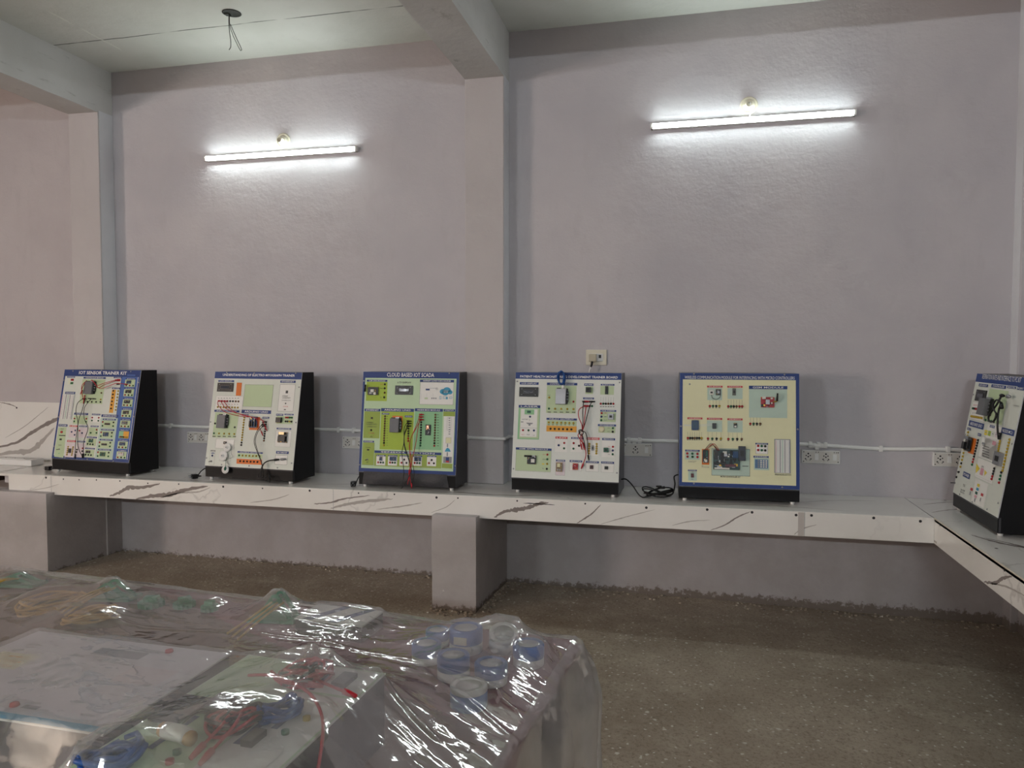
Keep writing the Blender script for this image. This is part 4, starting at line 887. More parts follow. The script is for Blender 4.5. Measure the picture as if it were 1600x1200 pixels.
k.sl('rgb', 205, 586, 298, 588); k.t('VCC', 190, 620, 216, 629, RED, 6); k.t('GND', 236, 620, 262, 629, INK, 6); k.t('OUT', 290, 626, 306, 634, INK, 6)
k.b('RELAY OUTPUT', 404, 482, 663, 499); k.r(LGREEN, 406, 502, 660, 546, 2); k.sl('yyyyyyy', 424, 519, 634, 524); k.r(AMBER, 403, 548, 659, 599, 2); k.sl('kkkkkk', 439, 573, 616, 577)
for i in range(7): k.r(INK, 418+35*i, 536, 430+35*i, 541, 3)
k.b('PULSE OXIMETER', 862, 410, 998, 425); k.r(LGREEN, 860, 427, 994, 512, 2); k.sl('rbg', 874, 437, 870, 498); k.t('VIN', 896, 432, 918, 441, RED); k.t('GND', 894, 463, 918, 471, BLUE); k.t('OUT', 894, 493, 918, 501, BLUE); k.chip(STEEL, 930, 442, 976, 492, .014, 'sensor_module')
k.b('PIEZO BUZZER SENSOR', 842, 532, 996, 549); k.r(LGREEN, 846, 552, 990, 605, 2); k.sl('gk', 970, 564, 968, 595); k.t('DATA', 922, 560, 946, 567); k.t('OUT', 922, 590, 946, 597)
u, v = k.uv(875, 575); k.comp('piezo_disc', lambda mb: mb.lathe([(.019, 0), (.019, .003), (.010, .0045), (.0005, .0045)], mat('cream_disc', 'd3cfae', .4), lambda q: k.P(u+q.x, v+q.y, q.z), 20))
k.b('LED', 481, 640, 583, 658, RED); k.r(WHITE, 478, 660, 580, 770, 2); k.s_('b', (508, 713)); k.sl('rg', 556, 693, 554, 739)
k.b('BUZZER', 615, 644, 720, 660); k.r(WHITE, 612, 662, 715, 770, 2); k.sl('rg', 636, 694, 634, 741); k.s_('k', (681, 716))
k.b('KEY BOARD', 745, 645, 856, 665, RED); k.r(WHITE, 742, 667, 850, 800, 2); k.sl('yyyyy', 770, 700, 766, 780); k.sl('yyyyy', 832, 701, 829, 780); k.chip(GREYP, 789, 712, 807, 757)
k.b('VIBRATION SENSOR', 878, 650, 988, 668); k.r(WHITE, 876, 670, 984, 812, 2); k.sl('rbg', 970, 723, 968, 787); k.chip(PCBG, 893, 733, 934, 770, .014, 'sensor_module'); k.t('OUT', 928, 718, 948, 725, RED); k.t('GND', 928, 784, 946, 791)
k.b('GSM GPRS MODULE', 142, 737, 447, 756); k.r(LGREEN, 141, 757, 440, 935, 2); k.o(141, 757, 442, 938, t=.0008); k.pcb(PCBD, 242, 800, 318, 876, 51, [(.45, .2, .85, .6, .004, HEAD), (.55, .85, .9, 1.0, .008, STEEL)], .018)
k.comp('antenna', lambda mb: mb.tube([k.P(*k.uv(222, 806), .02), k.P(*k.uv(285, 808), .02)], .006, BPLAST, 8, 0))
k.s_('r', (412, 793)); k.s_('g', (411, 833)); k.s_('y', (409, 873)); k.s_('k', (407, 915)); k.t('VCC', 372, 788, 398, 797, RED); k.t('GND', 370, 829, 398, 838, PCBG); k.t('TX', 366, 908, 384, 917, BLUE); k.r(YEL, 366, 868, 386, 878, 4)
k.b('TEMPERATURE', 485, 836, 564, 850); k.r(PINKW, 482, 852, 562, 970, 2); k.o(482, 852, 562, 970, t=.0007); k.pcb(mat('bronze_case', '77674f', .35, metal=.4), 488, 860, 540, 938, 52, [(.2, .5, .7, .9, .006, mat('sensor_window', 'd8d6b0', .2)), (.2, .1, .4, .3, .005, STEEL), (.55, .1, .75, .3, .005, STEEL)], .016, dens=4)
k.b('ECG', 602, 840, 708, 856); k.r(WHITE, 600, 858, 704, 930, 2); k.o(600, 858, 704, 930, t=.0007); k.pcb(PCBR, 628, 866, 674, 922, 53, dens=10, hgt=.014)
k.b('ACCELEROMETER', 740, 847, 851, 863); k.r(WHITE, 740, 865, 848, 936, 2); k.o(740, 865, 848, 936, t=.0007); k.chip(mat('maroon_chip', '4d2530', .4), 774, 882, 802, 914)
k.b('PULSE SENSOR', 870, 850, 980, 867); k.r(WHITE, 870, 869, 978, 942, 2); k.o(870, 869, 978, 942, t=.0007); k.chip(PCBD, 899, 890, 930, 917)
k.screws(STEEL, (157, 170), (1025, 176), (1004, 946), (122, 915))
k.done(base=mat('print_cool_white', 'dce0db', .5)); UPD(); W_ = k.world; K4 = k
cable('test_lead', 'test leads', 'red and black leads knotted on right half of the PATIENT HEALTH board',
      [(CABR, [W_(730, 378, .012), W_(690, 410, .03), W_(686, 470, .035), W_(712, 540, .03), W_(712, 590, .02)]), (CABR, [W_(745, 378, .012), W_(738, 460, .03), W_(730, 540, .03), W_(712, 600, .02)]),
       (CABK, [W_(722, 340, .012), W_(720, 430, .03), W_(722, 520, .03), W_(710, 600, .02)]), (CABK, [W_(790, 340, .012), W_(768, 420, .03), W_(742, 520, .03), W_(715, 590, .02)]),
       (CABR, [W_(700, 600, .03), W_(682, 630, .04), W_(700, 665, .03), W_(720, 700, .03), W_(745, 760, .03), W_(740, 820, .02), W_(705, 900, .008)]),
       (CABK, [W_(700, 610, .035), W_(690, 590, .045), W_(715, 582, .045), W_(728, 610, .04), W_(708, 628, .035), W_(690, 605, .04), W_(712, 590, .045), W_(745, 610, .03), W_(760, 680, .025), W_(760, 760, .02), W_(765, 830, .008)]),
       (CABR, [W_(705, 620, .03), W_(700, 680, .035), W_(712, 750, .02)]), (CABR, [W_(712, 610, .03), W_(718, 680, .04), W_(730, 750, .02)]), (CABK, [W_(716, 620, .035), W_(735, 690, .04), W_(742, 760, .02)])], None,
      [(CABR, W_(730, 340, .01), W_(755, 340, .01)-W_(730, 340, .01)), (CABK, W_(712, 340, .01), W_(738, 342, .01)-W_(712, 340, .01)), (CABK, W_(775, 340, .01), W_(800, 340, .01)-W_(775, 340, .01)), (CABR, W_(725, 377, .01), W_(758, 378, .01)-W_(725, 377, .01)),
       (CABR, W_(720, 870, .012), W_(703, 908, .006)-W_(720, 870, .012)), (CABK, W_(761, 795, .012), W_(766, 835, .006)-W_(761, 795, .012)), (CABR, W_(705, 700, .03), W_(712, 755, .02)-W_(705, 700, .03)), (CABR, W_(722, 690, .03), W_(732, 745, .02)-W_(722, 690, .03))], r=.0028)
pts = []
for i in range(46):
    a = i/45*2*math.pi*5.2; pts.append(W_(540+math.cos(a)*(26+5*math.sin(i)), 145+math.sin(a)*52+6*math.sin(i*1.7), .035+.012*math.sin(a*1.3+i*.2)))
cable('usb_cable', 'cable', 'coiled blue cable on the top edge of the PATIENT HEALTH board',
      [(CABB, pts+[W_(565, 195, .03), W_(553, 215, .03)])], None, [(FOOT, W_(552, 236, .028), W_(552, 205, .03)-W_(552, 236, .028))], r=.0042)

# ---- board 5: WIRELESS COMMUNICATION MODULE
k = Kit(.695, .757, .165, .247, .074, .283, 4.640, .041, [(117, 69), (1090, 72), (1090, 1019), (107, 986)],
        'cream trainer board with blue border titled WIRELESS COMMUNICATION MODULE', sock=.95)
k.U(BLUE, 0, 0, 1, 1, 1); k.U(CREAM, .026, .033, .972, .943, 2); k.t('WIRELESS COMMUNICATION MODULE FOR INTERFACING WITH MICRO CONTROLLERS', 150, 94, 1046, 118, LETTER, 3)
k.b('GPS MODULE', 338, 172, 464, 187, RED); k.r(PBLUE, 340, 190, 460, 290, 3); k.chip(HEAD, 356, 210, 392, 246, .008, 'gps_antenna'); k.pcb(PCBD, 408, 200, 450, 250, 61, [(.3, .3, .75, .7, .003, STEEL)], dens=6)
k.comp('antenna_wire', lambda mb: mb.tube([k.P(*k.uv(374, 246), .006), k.P(*k.uv(380, 272), .008), k.P(*k.uv(410, 284), .008), k.P(*k.uv(438, 270), .008), k.P(*k.uv(446, 250), .006)], .0014, BPLAST))
k.b('BLUETOOTH MODULE', 503, 173, 627, 188, RED); k.r(PBLUE, 505, 192, 627, 280, 3); k.chip(mat('grey_chip', '55584f', .4), 544, 194, 572, 250)
k.b('GSM MODULE', 678, 172, 992, 199); k.r(PBLUE, 678, 200, 990, 432, 3); k.pcb(PCBR, 775, 264, 885, 348, 62, [(.1, .8, .35, 1.05, .008, HEAD), (.35, .3, .65, .75, .004, STEEL), (.0, .05, .18, .3, .006, BPLAST), (.75, .35, .85, .5, .004, HEAD), (.72, .8, .88, .95, .004, HEAD)], .016)
k.comp('antenna', lambda mb: (mb.tube([k.P(*k.uv(905, 298), .02), k.P(*k.uv(908, 234), .024)], .006, BPLAST, 8, 0, taper=lambda s: 1-.2*s), mb.tube([k.P(*k.uv(872, 305), .015), k.P(*k.uv(905, 298), .02)], .004, GOLD, 8, 0)))
def stems(x0, y0, n, dx, cols, h=52, y1=None):
    for i in range(n):
        x = x0+dx*i; yy = y0+(y1-y0)*i/max(1, n-1) if y1 else y0
        k.ln(INK, x, yy-h, x, yy-6, .0009, 3); k.s_(cols[i], (x, yy)); k.r(INK, x-8, yy+11, x+7, yy+16, 3)
stems(360, 338, 4, 26, 'rgky'); stems(510, 340, 6, 22.6, 'rgkorr'); stems(689, 481, 4, 27, 'rgko'); stems(180, 599, 7, 18.6, 'rkkokky', 50)
stems(344, 603, 4, 35, 'rgky'); stems(510, 606, 4, 36, 'rgko')
k.b('LORA MODULE', 177, 431, 299, 446, RED); k.pcb(PCBB, 210, 452, 270, 536, 63, [(.15, .2, .85, .8, .004, mat('navy_block', '2b4a63', .4))], .014, dens=5)
for yy in (487, 497): k.ln(PALE, 272, yy+6, 378, yy-4, .003, 4)
k.r(PALE, 148, 490, 208, 500, 3)
k.b('FINGER PRINT MODULE', 336, 434, 460, 450, RED); k.r(PBLUE, 336, 455, 460, 548, 3); k.chip(BPLAST, 379, 478, 412, 522, .010)
k.b('WIFI MODULE', 502, 438, 626, 453, RED); k.r(PBLUE, 503, 456, 626, 552, 3); k.pcb(PCBD, 553, 475, 580, 515, 64, [(.2, .1, .8, .45, .004, HEAD)], dens=4)
k.b('POWER SUPPLY', 158, 694, 277, 708); k.r(PBLUE, 155, 710, 275, 775, 3); k.sl('rgr', 175, 724, 258, 727); k.sl('rgr', 177, 750, 258, 753); k.t('DC OUTPUT AND\nPOWER SUPPLY', 184, 783, 250, 797)
k.r(ORANGE, 294, 688, 354, 815, 3); k.pcb(PCBD, 299, 692, 348, 800, 65, [(.35, .05, .75, .25, .012, HEAD), (.1, .4, .3, .9, .006, CHIP), (.55, .5, .8, .9, .006, PCBG)], .016, dens=8); k.t('PIR\nPROGRAMMER', 293, 822, 354, 838)
k.r(PBLUE, 372, 684, 684, 906, 3); k.o(372, 686, 684, 905, INK, .0014, 4)
k.pcb(mat('teal_circuit_board', '2a4446', .4), 384, 692, 604, 856, 66, [(.28, .38, .40, .85, .008, CHIP), (.62, .75, .72, .95, .008, CHIP), (.72, .6, .92, .92, .012, PCBB), (.05, .5, .18, .95, .010, BPLAST), (.05, .02, .6, .10, .008, HEAD), (.45, .15, .85, .28, .006, mat('maroon_header', '5b3440', .4)), (.2, .25, .5, .32, .006, PCBD)], .016, dens=46)
k.chip(mat('navy_lcd', '141c2c', .3), 590, 664, 648, 782, .022, 'lcd_display')
k.t('MICRO CONTROLLER KIT', 444, 907, 606, 920, INK, 4, .02); k.r(INK, 622, 824, 672, 829, 4)
k.b('GROUND VCC', 730, 638, 834, 650); k.r(WHITE, 732, 652, 832, 726, 3); k.o(732, 640, 832, 727, t=.001, lay=4); k.sl('rgk', 753, 661, 810, 664); k.sl('rgk', 753, 695, 810, 698)
k.b('KEYPAD', 714, 743, 838, 758); k.r(PBLUE, 718, 760, 842, 858, 3)
a, b_, c, d = k.rect(726, 772, 832, 844)
def kp(mb):
    k.box(mb, a, b_, c, d, 0, .003, mat('keypad_blue', '52749a', .4)); 
    for i in range(4):
        for j in range(4): x = a+(c-a)*(.20+.2*i); y = b_+(d-b_)*(.08+.23*j); k.box(mb, x, y, x+(c-a)*.13, y+(d-b_)*.16, .003, .006, HEAD if i else GREYP, .0004)
k.comp('keypad', kp)
k.r(GREYP, 884, 606, 1016, 884, 3); k.breadboard(892, 612, 1008, 880); k.t('BREAD BOARD SECTION', 888, 890, 1020, 902, INK, 4, .01)
k.b('POWER', 180, 856, 252, 868); k.r(PBLUE, 182, 870, 252, 945, 3); k.rocker(204, 886, 228, 920, mat('switch_red', '5b1414', .3)); k.t('ON', 208, 872, 224, 880); k.t('OFF', 206, 930, 224, 938)
k.comp('jumper_wires', lambda mb: [mb.tube([k.P(*k.uv(x0, 694), .012), k.P(*k.uv((x0+x1)/2-12, yy), .035), k.P(*k.uv((x0+x1)/2+14, yy), .035), k.P(*k.uv(x1, 700), .015)], .0013, m, 6) for x0, x1, yy, m in ((316, 415, 648, CABK), (322, 422, 655, CABR), (328, 430, 662, mat('brown_wire', '6a3b28', .5)), (334, 436, 650, CABR))])
k.screws(STEEL, (232, 76), (970, 81), (124, 503), (1077, 526), (228, 968), (948, 998), (197, 160))
k.done(base=BLUE); UPD(); K5 = k

# ---- board 6: RESPIRATION RATE AND INTERFACE TO PC KIT (on the right bench)
k = Kit(.690, .765, .152, .260, .077, 1.479, 4.427, -1.592, [(352, 95), (665, 121), (480, 989), (198, 848)],
        'white trainer board titled RESPIRATION RATE turned sideways on the right bench', sock=.95)
k.U(BLUE, 0, .932, 1, 1, 1); k.t('RESPIRATION RATE AND INTERFACE TO PC KIT', 378, 109, 625, 140, LETTER, 3, .0)
k.b('LCD DISPLAY', 363, 162, 423, 180); k.lcd(347, 200, 411, 274); k.b('CONTROLLER', 443, 168, 537, 188); k.b('MOUSE', 544, 176, 600, 190); k.b('PORT', 606, 178, 650, 200)
k.r(WHITE, 314, 278, 412, 395, 2); k.o(310, 278, 412, 395, t=.0006); k.sl('gkrrkkyy', 328, 318, 396, 328); k.sl('yyyyyyyy', 318, 368, 386, 378)
for i in range(8): k.r(RED, 330+9*i, 294, 334+9*i, 300, 3); k.r(GREYP, 324+9*i, 344, 328+9*i, 350, 3)
k.r(LGREEN, 408, 195, 530, 410, 2); k.case(405, 256, 446, 366, .04, CASE); k.sl('gggk', 410, 390, 462, 400); k.s_('r', (495, 318))
k.b('ARDUINO UNO', 298, 402, 397, 440); k.r(WHITE, 398, 420, 495, 640, 2); k.b('KEYS', 434, 422, 466, 438); k.b('NODE MCU', 505, 440, 588, 478)
for i, m in enumerate((YEL, LIME, PALE, PINKW)): k.r(m, 400+22*i, 452+4*i, 419+22*i, 485+4*i, 3); k.r(GREYP, 404+22*i, 465+4*i, 415+22*i, 470+4*i, 4)
k.b('ANALOG', 290, 440, 314, 456); k.b('DIGITAL', 357, 474, 380, 492); k.sl('yyyyyyyyyky', 298, 470, 250, 688); k.sl('kkkkkkkrrg', 362, 518, 324, 672)
k.r(ORANGE, 302, 502, 342, 606, 3); k.pcb(PCBD, 286, 498, 326, 592, 71, [(.1, .8, .4, 1.05, .014, STEEL), (.0, .1, .4, .6, .016, BPLAST), (.6, .2, .8, .8, .010, CHIP)], .02)
k.r(WHITE, 370, 505, 480, 640, 2); k.o(364, 500, 480, 645, GREYP, .0006); k.r(GREYP, 384, 530, 404, 545, 4); k.r(mat('print_pink', 'd49aa6', .4), 450, 520, 474, 546, 4)
for i in range(5): k.r(INK, 386, 553+16*i, 432, 557+16*i, 4)
k.r(WHITE, 345, 640, 460, 770, 2); k.o(340, 636, 470, 772, GREYP, .0006)
k.poly(YEL, [(350, 662), (372, 695), (346, 725)], 4); k.poly(YEL, [(402, 700), (418, 718), (400, 738)], 4); k.r(mat('print_pink', 'd49aa6', .4), 374, 690, 394, 735, 4); k.t('EMG', 384, 676, 398, 686)
k.r(WHITE, 325, 765, 412, 925, 2); k.o(322, 745, 424, 930, GREYP, .0006)
for x, y, m in ((363, 798, YEL), (357, 822, CYAN), (350, 846, PCBG), (345, 868, mat('print_pink', 'd49aa6', .4)), (320, 825, RED), (386, 855, RED)): k.r(m, x-8, y-9, x+8, y+9, 4)
for x, y in ((310, 850), (376, 885), (340, 890)): k.r(GREYP, x-3, y-12, x+3, y+12, 4)
k.b('POWER', 264, 722, 310, 756); k.t('FUSE', 266, 795, 278, 812); k.t('ON OFF\nSWITCH', 248, 828, 276, 855); k.toggle(212, 790); k.s_('k', (236, 722), (224, 754)); k.r(INK, 232, 716, 244, 724, 3)
k.chip(STEEL, 470, 586, 516, 672, .014, 'module'); k.sl('yyyyyyyyyy', 500, 520, 486, 600, 6); k.sl('kkkrr', 465, 690, 448, 755); k.sl('yyyyyyyyyyy', 560, 508, 516, 700); k.sl('kggr', 508, 712, 494, 775)
k.t('CHANNEL', 580, 294, 620, 300)
k.screws(STEEL, (330, 230), (492, 104), (572, 534), (485, 900), (416, 942), (324, 902), (242, 860), (278, 484))
k.done(base=PALE); UPD(); W_ = k.world; K6 = k
cable('bnc_cable', 'cable', 'looped black USB cable with metal connector on the RESPIRATION board',
      [(CABK, [W_(545, 245, .03), W_(530, 300, .04), W_(500, 350, .045), W_(484, 385, .045), W_(496, 408, .045), W_(522, 400, .045), W_(535, 360, .045), W_(520, 335, .045), W_(515, 300, .045), W_(530, 270, .04), W_(548, 290, .035), W_(535, 340, .035), W_(522, 420, .03), W_(510, 480, .02)])], None,
      [(BPLAST, W_(514, 470, .015), W_(502, 520, .01)-W_(514, 470, .015)), (BPLAST, W_(545, 240, .03), W_(590, 245, .03)-W_(545, 240, .03)), (STEEL, W_(585, 245, .03), W_(625, 250, .03)-W_(585, 245, .03)), (BPLAST, W_(548, 320, .03), W_(545, 270, .03)-W_(548, 320, .03))], r=.005)
# mains cords with plugs lying on the bench
def mains(label, pts, plug, d):
    root = empty('mains_plug', plug, 0); mb = MB(); p0 = Vector(plug)
    mb.tube([Vector(p)-p0 for p in pts], .0036, CABK, 6, 6); mb.build('cord', root)
    mb = MB(); A = Matrix.Rotation(d, 4, 'Z')
    T = lambda v: A @ v
    mb.box((-.022, -.018, .002), (.018, .018, .034), BPLAST, T, .006); mb.tube([A @ Vector((.015, 0, .018)), A @ Vector((.045, 0, .014))], .007, BPLAST, 8, 0, taper=lambda s: 1-.4*s)
    for yy in (-.009, .009): mb.tube([A @ Vector((-.022, yy, .014)), A @ Vector((-.040, yy, .014))], .0025, STEEL, 8, 0)
    mb.tube([A @ Vector((-.022, 0, .026)), A @ Vector((-.044, 0, .026))], .0032, STEEL, 8, 0); mb.build('plug_body', root)
    tag(root, label, 'mains plug', 'mains plugs lying on the bench')
z = ZT+.004
mains('black mains plug lying at left foot of the IOT SENSOR board', [(-4.70, 4.66, z+.01), (-4.66, 4.67, .76), (-4.62, 4.70, .78), (-4.58, 4.78, .75), (-4.60, 4.9, z)], (-4.735, 4.66, ZT), 0)
mains('black mains plug lying at left foot of the ELECTRO MYOGRAPH board', [(-3.40, 4.60, z+.01), (-3.385, 4.62, .77), (-3.36, 4.65, .79), (-3.345, 4.70, .76), (-3.36, 4.9, z)], (-3.42, 4.60, ZT), R(60))
mains('black mains plug lying at left foot of the CLOUD BASED board', [(-2.19, 4.62, z+.01), (-2.19, 4.66, .77), (-2.18, 4.72, .80), (-2.175, 4.80, .78), (-2.2, 4.93, z)], (-2.20, 4.60, ZT), R(110))
cp = []
rnd = random.Random(4)
for i in range(40):
    a = i/39*2*math.pi*4.4; cp.append((-.195+.085*math.cos(a)+.02*math.sin(a*.37), 4.70+.05*math.sin(a)+.01*math.sin(i), z+.008+.022*(1+math.sin(a*1.31+.5))))
cable('tangled_cable', 'power cord', 'black power cord running from PATIENT HEALTH board to a tangled coil beside the WIRELESS board',
      [(CABK, [(-.424, 4.74, .815), (-.39, 4.72, .82), (-.35, 4.69, .79), (-.315, 4.67, .745), (-.29, 4.66, z+.002), (-.26, 4.66, z+.004)]+cp+[(-.12, 4.66, .745), (-.09, 4.69, .80), (-.095, 4.72, .85), (-.06, 4.75, .86)])], None,
      [(BPLAST, (-.15, 4.69, .785), (-.3, 0, -.05)), (BPLAST, (-.17, 4.69, .787), (-.3, 0, .02))], r=.0042)
# ------------------------------------------------------------------ covered table in front
ZTB = .72; TR0 = Vector((-.345, 2.30, 0)); A5 = R(5)
EX = Vector((-math.cos(A5), math.sin(A5), 0)); EY = Vector((-math.sin(A5), -math.cos(A5), 0)); TU, TV = 2.45, 1.32
def tl(u, v, z=0.): return TR0+EX*u+EY*v+Vector((0, 0, z))
def tinv(x, y): d = Vector((x, y, 0))-TR0; return d.dot(EX), d.dot(EY)
MAROON = mat('maroon_cloth', '864c55', .6, bump=(9, .25), vary=.12, spec=.3)
tb = empty('work_table', tl(TU/2, TV/2)); 
def tchild(mb, name): return child(mb, name, tb)
mb = MB(); mb.prism([(u, v) for u, v in ((.01, .01), (TU, .01), (TU, TV), (.01, TV))], ZTB-.035, ZTB-.008, mat('plywood_brown', '6b4a33', .6), lambda q: tl(q.x, q.y, q.z)); tchild(mb, 'tabletop')
for u in (.06, TU-.06):
    for v in (.06, TV-.06):
        mb = MB(); mb.box((u-.025, v-.025, -.03), (u+.025, v+.025, ZTB-.035), mat('dark_table_steel', '2b2c30', .4, metal=.4), lambda q: tl(q.x, q.y, q.z)); tchild(mb, 'leg')
mb = MB()
mb.box((.05, .05, ZTB-.09), (TU-.05, .07, ZTB-.035), mat('dark_table_steel', '', .4), lambda q: tl(q.x, q.y, q.z)); mb.box((.05, .05, ZTB-.09), (.07, TV-.05, ZTB-.035), mat('dark_table_steel', '', .4), lambda q: tl(q.x, q.y, q.z)); tchild(mb, 'table_frame')
tag(tb, 'work table under maroon cloth and plastic film in the near left of the room', 'table')
def cloth_z(u, v):
    # fold running across the cloth towards the near right corner
    g = (v-.642)+.372*u; g2 = (v-.545)+.257*u
    z = ZTB-.002 + .010*math.exp(-(g/.012)**2) - .028/(1+math.exp(-max(-40, min(40, g/.008)))) + .007*math.exp(-(g2/.010)**2)
    z += .0025*noise.noise(Vector((u*7, v*9, 3)))
    return z
mb = MB(); nu, nv = 120, 70; vs = []
for j in range(nv+1):
    for i in range(-6, nu+1):
        v = TV*j/nv
        if i >= 0: u = TU*i/nu; vs.append(tl(u, v, cloth_z(u, v)))
        else:
            d = -i*.006; vs.append(tl(-.006-.012*math.sin(v*22)*min(1, d/.1)-.01*min(1, d/.05), v, cloth_z(0, v)-d-.004*noise.noise(Vector((v*9, i, 1)))))
n_ = nu+7
mb.add(vs, [(j*n_+i, j*n_+i+1, (j+1)*n_+i+1, (j+1)*n_+i) for j in range(nv) for i in range(n_-1)], MAROON, True)
tag(mb.build('tablecloth'), 'maroon cloth spread over the near table under the plastic film', 'tablecloth')
# blue and white rolls
def roll(x, y, r, h, label, white_top=.0, z=None, tilt=None, blue=.6):
    root = empty('tape_roll', (x, y, (ZTB+.001) if z is None else z)); rb = mat('roll_blue', '2f63b0', .35); rw = mat('roll_white', 'd9dad8', .4)
    h1 = h*(1-blue)
    mb = MB(); mb.lathe([(r*.96, 0), (r, .002), (r, h1), (r*.97, h1)], rw, None, 28); mb.build('lower_band', root)
    mb = MB(); mb.lathe([(r*1.0, h1), (r*1.02, h1+.002), (r*1.02, h-.004), (r*.96, h), (r*.72, h), (r*.70, h-.004)], rb if blue < .95 or True else rw, None, 28, caps=False); mb.build('upper_band', root)
    mb = MB(); mb.lathe([(r*.72, h-.003), (r*.66, h-.008), (r*.3, h-.010), (.0005, h-.010)], rw, None, 24); mb.build('centre_disc', root)
    if tilt: root.rotation_euler = tilt
    tag(root, label, 'tape roll', 'blue and white rolls on the covered table'); return root
RO = [(-.745, 2.035, .043, .056, 'blue and white roll under film, leftmost of the cluster'),
      (-.635, 1.95, .045, .066, 'blue roll with white lower band under film, nearest the lead bundle side'),
      (-.525, 1.945, .045, .056, 'blue roll under film behind the single white-faced roll'),
      (-.450, 2.085, .045, .062, 'blue and white roll under film at the right end of the cluster')]
for a in RO: roll(*a)
w1 = roll(-.545, 1.80, .048, .056, 'white-faced roll under film, nearest of the cluster', blue=.25)
def recolour(r, name, m):
    for c in r.children:
        if c.name.startswith(name): c.data.materials[0] = m
recolour(w1, 'upper_band', MATS['roll_white']); recolour(w1, 'lower_band', MATS['roll_blue'])
r6 = roll(-.655, 2.135, .050, .072, 'large blue roll with a small clear label standing behind others under film', z=ZTB+.002)
mb = MB(); mb.box((-.022, -.0555, .036), (.018, -.0505, .058), mat('clear_label', 'c9c7b2', .2), None, .001); mb.build('label_tag', r6)
roll(-.755, 2.16, .036, .048, 'pale blue roll under film left of the large blue roll')
r8 = roll(-.548, 2.17, .044, .056, 'white roll lying tilted under film behind the right hand rolls', z=ZTB+.012, tilt=(R(24), 0, R(20)), blue=.2); recolour(r8, 'upper_band', MATS['roll_white'])
# green and yellow articulated models at the far edge of the table
def green_model(x, y, h, s, rz, label):
    root = empty('robot_arm', (x, y, ZTB+.001), rz); G = mat('green_acrylic', '1f8a63', .3); Yw = mat('yellow_rod', 'c9a24a', .45)
    mb = MB(); mb.prism([(-s, -.05), (s*.8, -.04), (s*.9, .03), (-s*.8, .04)], 0, .012, G); mb.build('base_plate', root)
    for sy in (-1, 1):
        mb = MB(); mb.prism([(-s*.75, .012), (-s*.55, .012), (.01, h-.02), (s*.5, .012), (s*.72, .012), (.012, h), (-.012, h)], sy*.022-.003, sy*.022+.003, G, ax=1); mb.build('arm_plate', root)
    mb = MB(); mb.tube([(0, -.03, h-.012), (0, .03, h-.012)], .006, STEEL, 8, 0); mb.build('pivot', root)
    for i in range(3):
        mb = MB(); mb.tube([(-.01+.02*i, -.02, h*.75), (-.05+.02*i, -.10, .035), (-.09+.03*i, -.17-.02*i, .008)], .0038, Yw, 7, 3); mb.build('rod', root)
    tag(root, label, 'robot arm model', 'green models under the plastic film')
green_model(-2.54, 2.34, .040, .12, R(6), 'green model with yellow rods under film, leftmost peak at the far table edge')
green_model(-2.06, 2.29, .062, .11, R(8), 'green model with yellow rods under film, middle peak at the far table edge')
green_model(-1.35, 2.24, .088, .09, R(4), 'green model with yellow rods under film, right peak at the far table edge')
def green_block(x, y, s, rz, label):
    root = empty('gear_block', (x, y, ZTB+.001), rz); G = mat('green_acrylic', '', .3)
    mb = MB(); n = 14; pr = []
    for i in range(n*2): a = math.pi*i/n; rr = s*(1 if i % 2 else .84); pr.append((rr*math.cos(a), rr*math.sin(a)))
    mb.prism(pr, 0, .018, G); mb.build('gear', root)
    mb = MB(); mb.box((-s*.5, -s*.4, .018), (s*.6, s*.3, .036), G, None, .003); mb.build('motor', root)
    tag(root, label, 'gear', 'green gear pieces under the plastic film')
green_block(-1.86, 2.25, .045, .3, 'green gear piece under film just right of the middle green peak')
green_block(-1.74, 2.27, .038, .9, 'small green gear piece under film between the middle and right green peaks')
green_block(-1.63, 2.26, .030, .1, 'smallest green gear piece under film, nearest the right green peak')
def leads_bundle(name, label, c, n, r, mlist, seed, spread=(.05, .05), zz=.0, rad=.003, tails=()):
    rnd = random.Random(seed); paths = []
    for i in range(n):
        m = mlist[i % len(mlist)]; P = []; ph = rnd.random()*6; ra = r*rnd.uniform(.7, 1.15); rb = ra*rnd.uniform(.4, .75); rot = rnd.uniform(-.5, .5)+.9
        for k in range(15):
            a = ph+k/14*2*math.pi*rnd.uniform(.95, 1.05); x, y = ra*math.cos(a), rb*math.sin(a)
            P.append((c[0]+x*math.cos(rot)-y*math.sin(rot), c[1]+x*math.sin(rot)+y*math.cos(rot), c[2]+.012+zz+.010*math.sin(a*2+ph)+.006*(i % 3)))
        paths.append((m, P))
    paths += [(m, p) for m, p in tails]
    ends = [(m, p[-1], Vector(p[-1])-Vector(p[-2])) for m, p in tails]
    return cable(name, 'test leads', label, paths, 'loose leads under the plastic film', ends, r=rad)
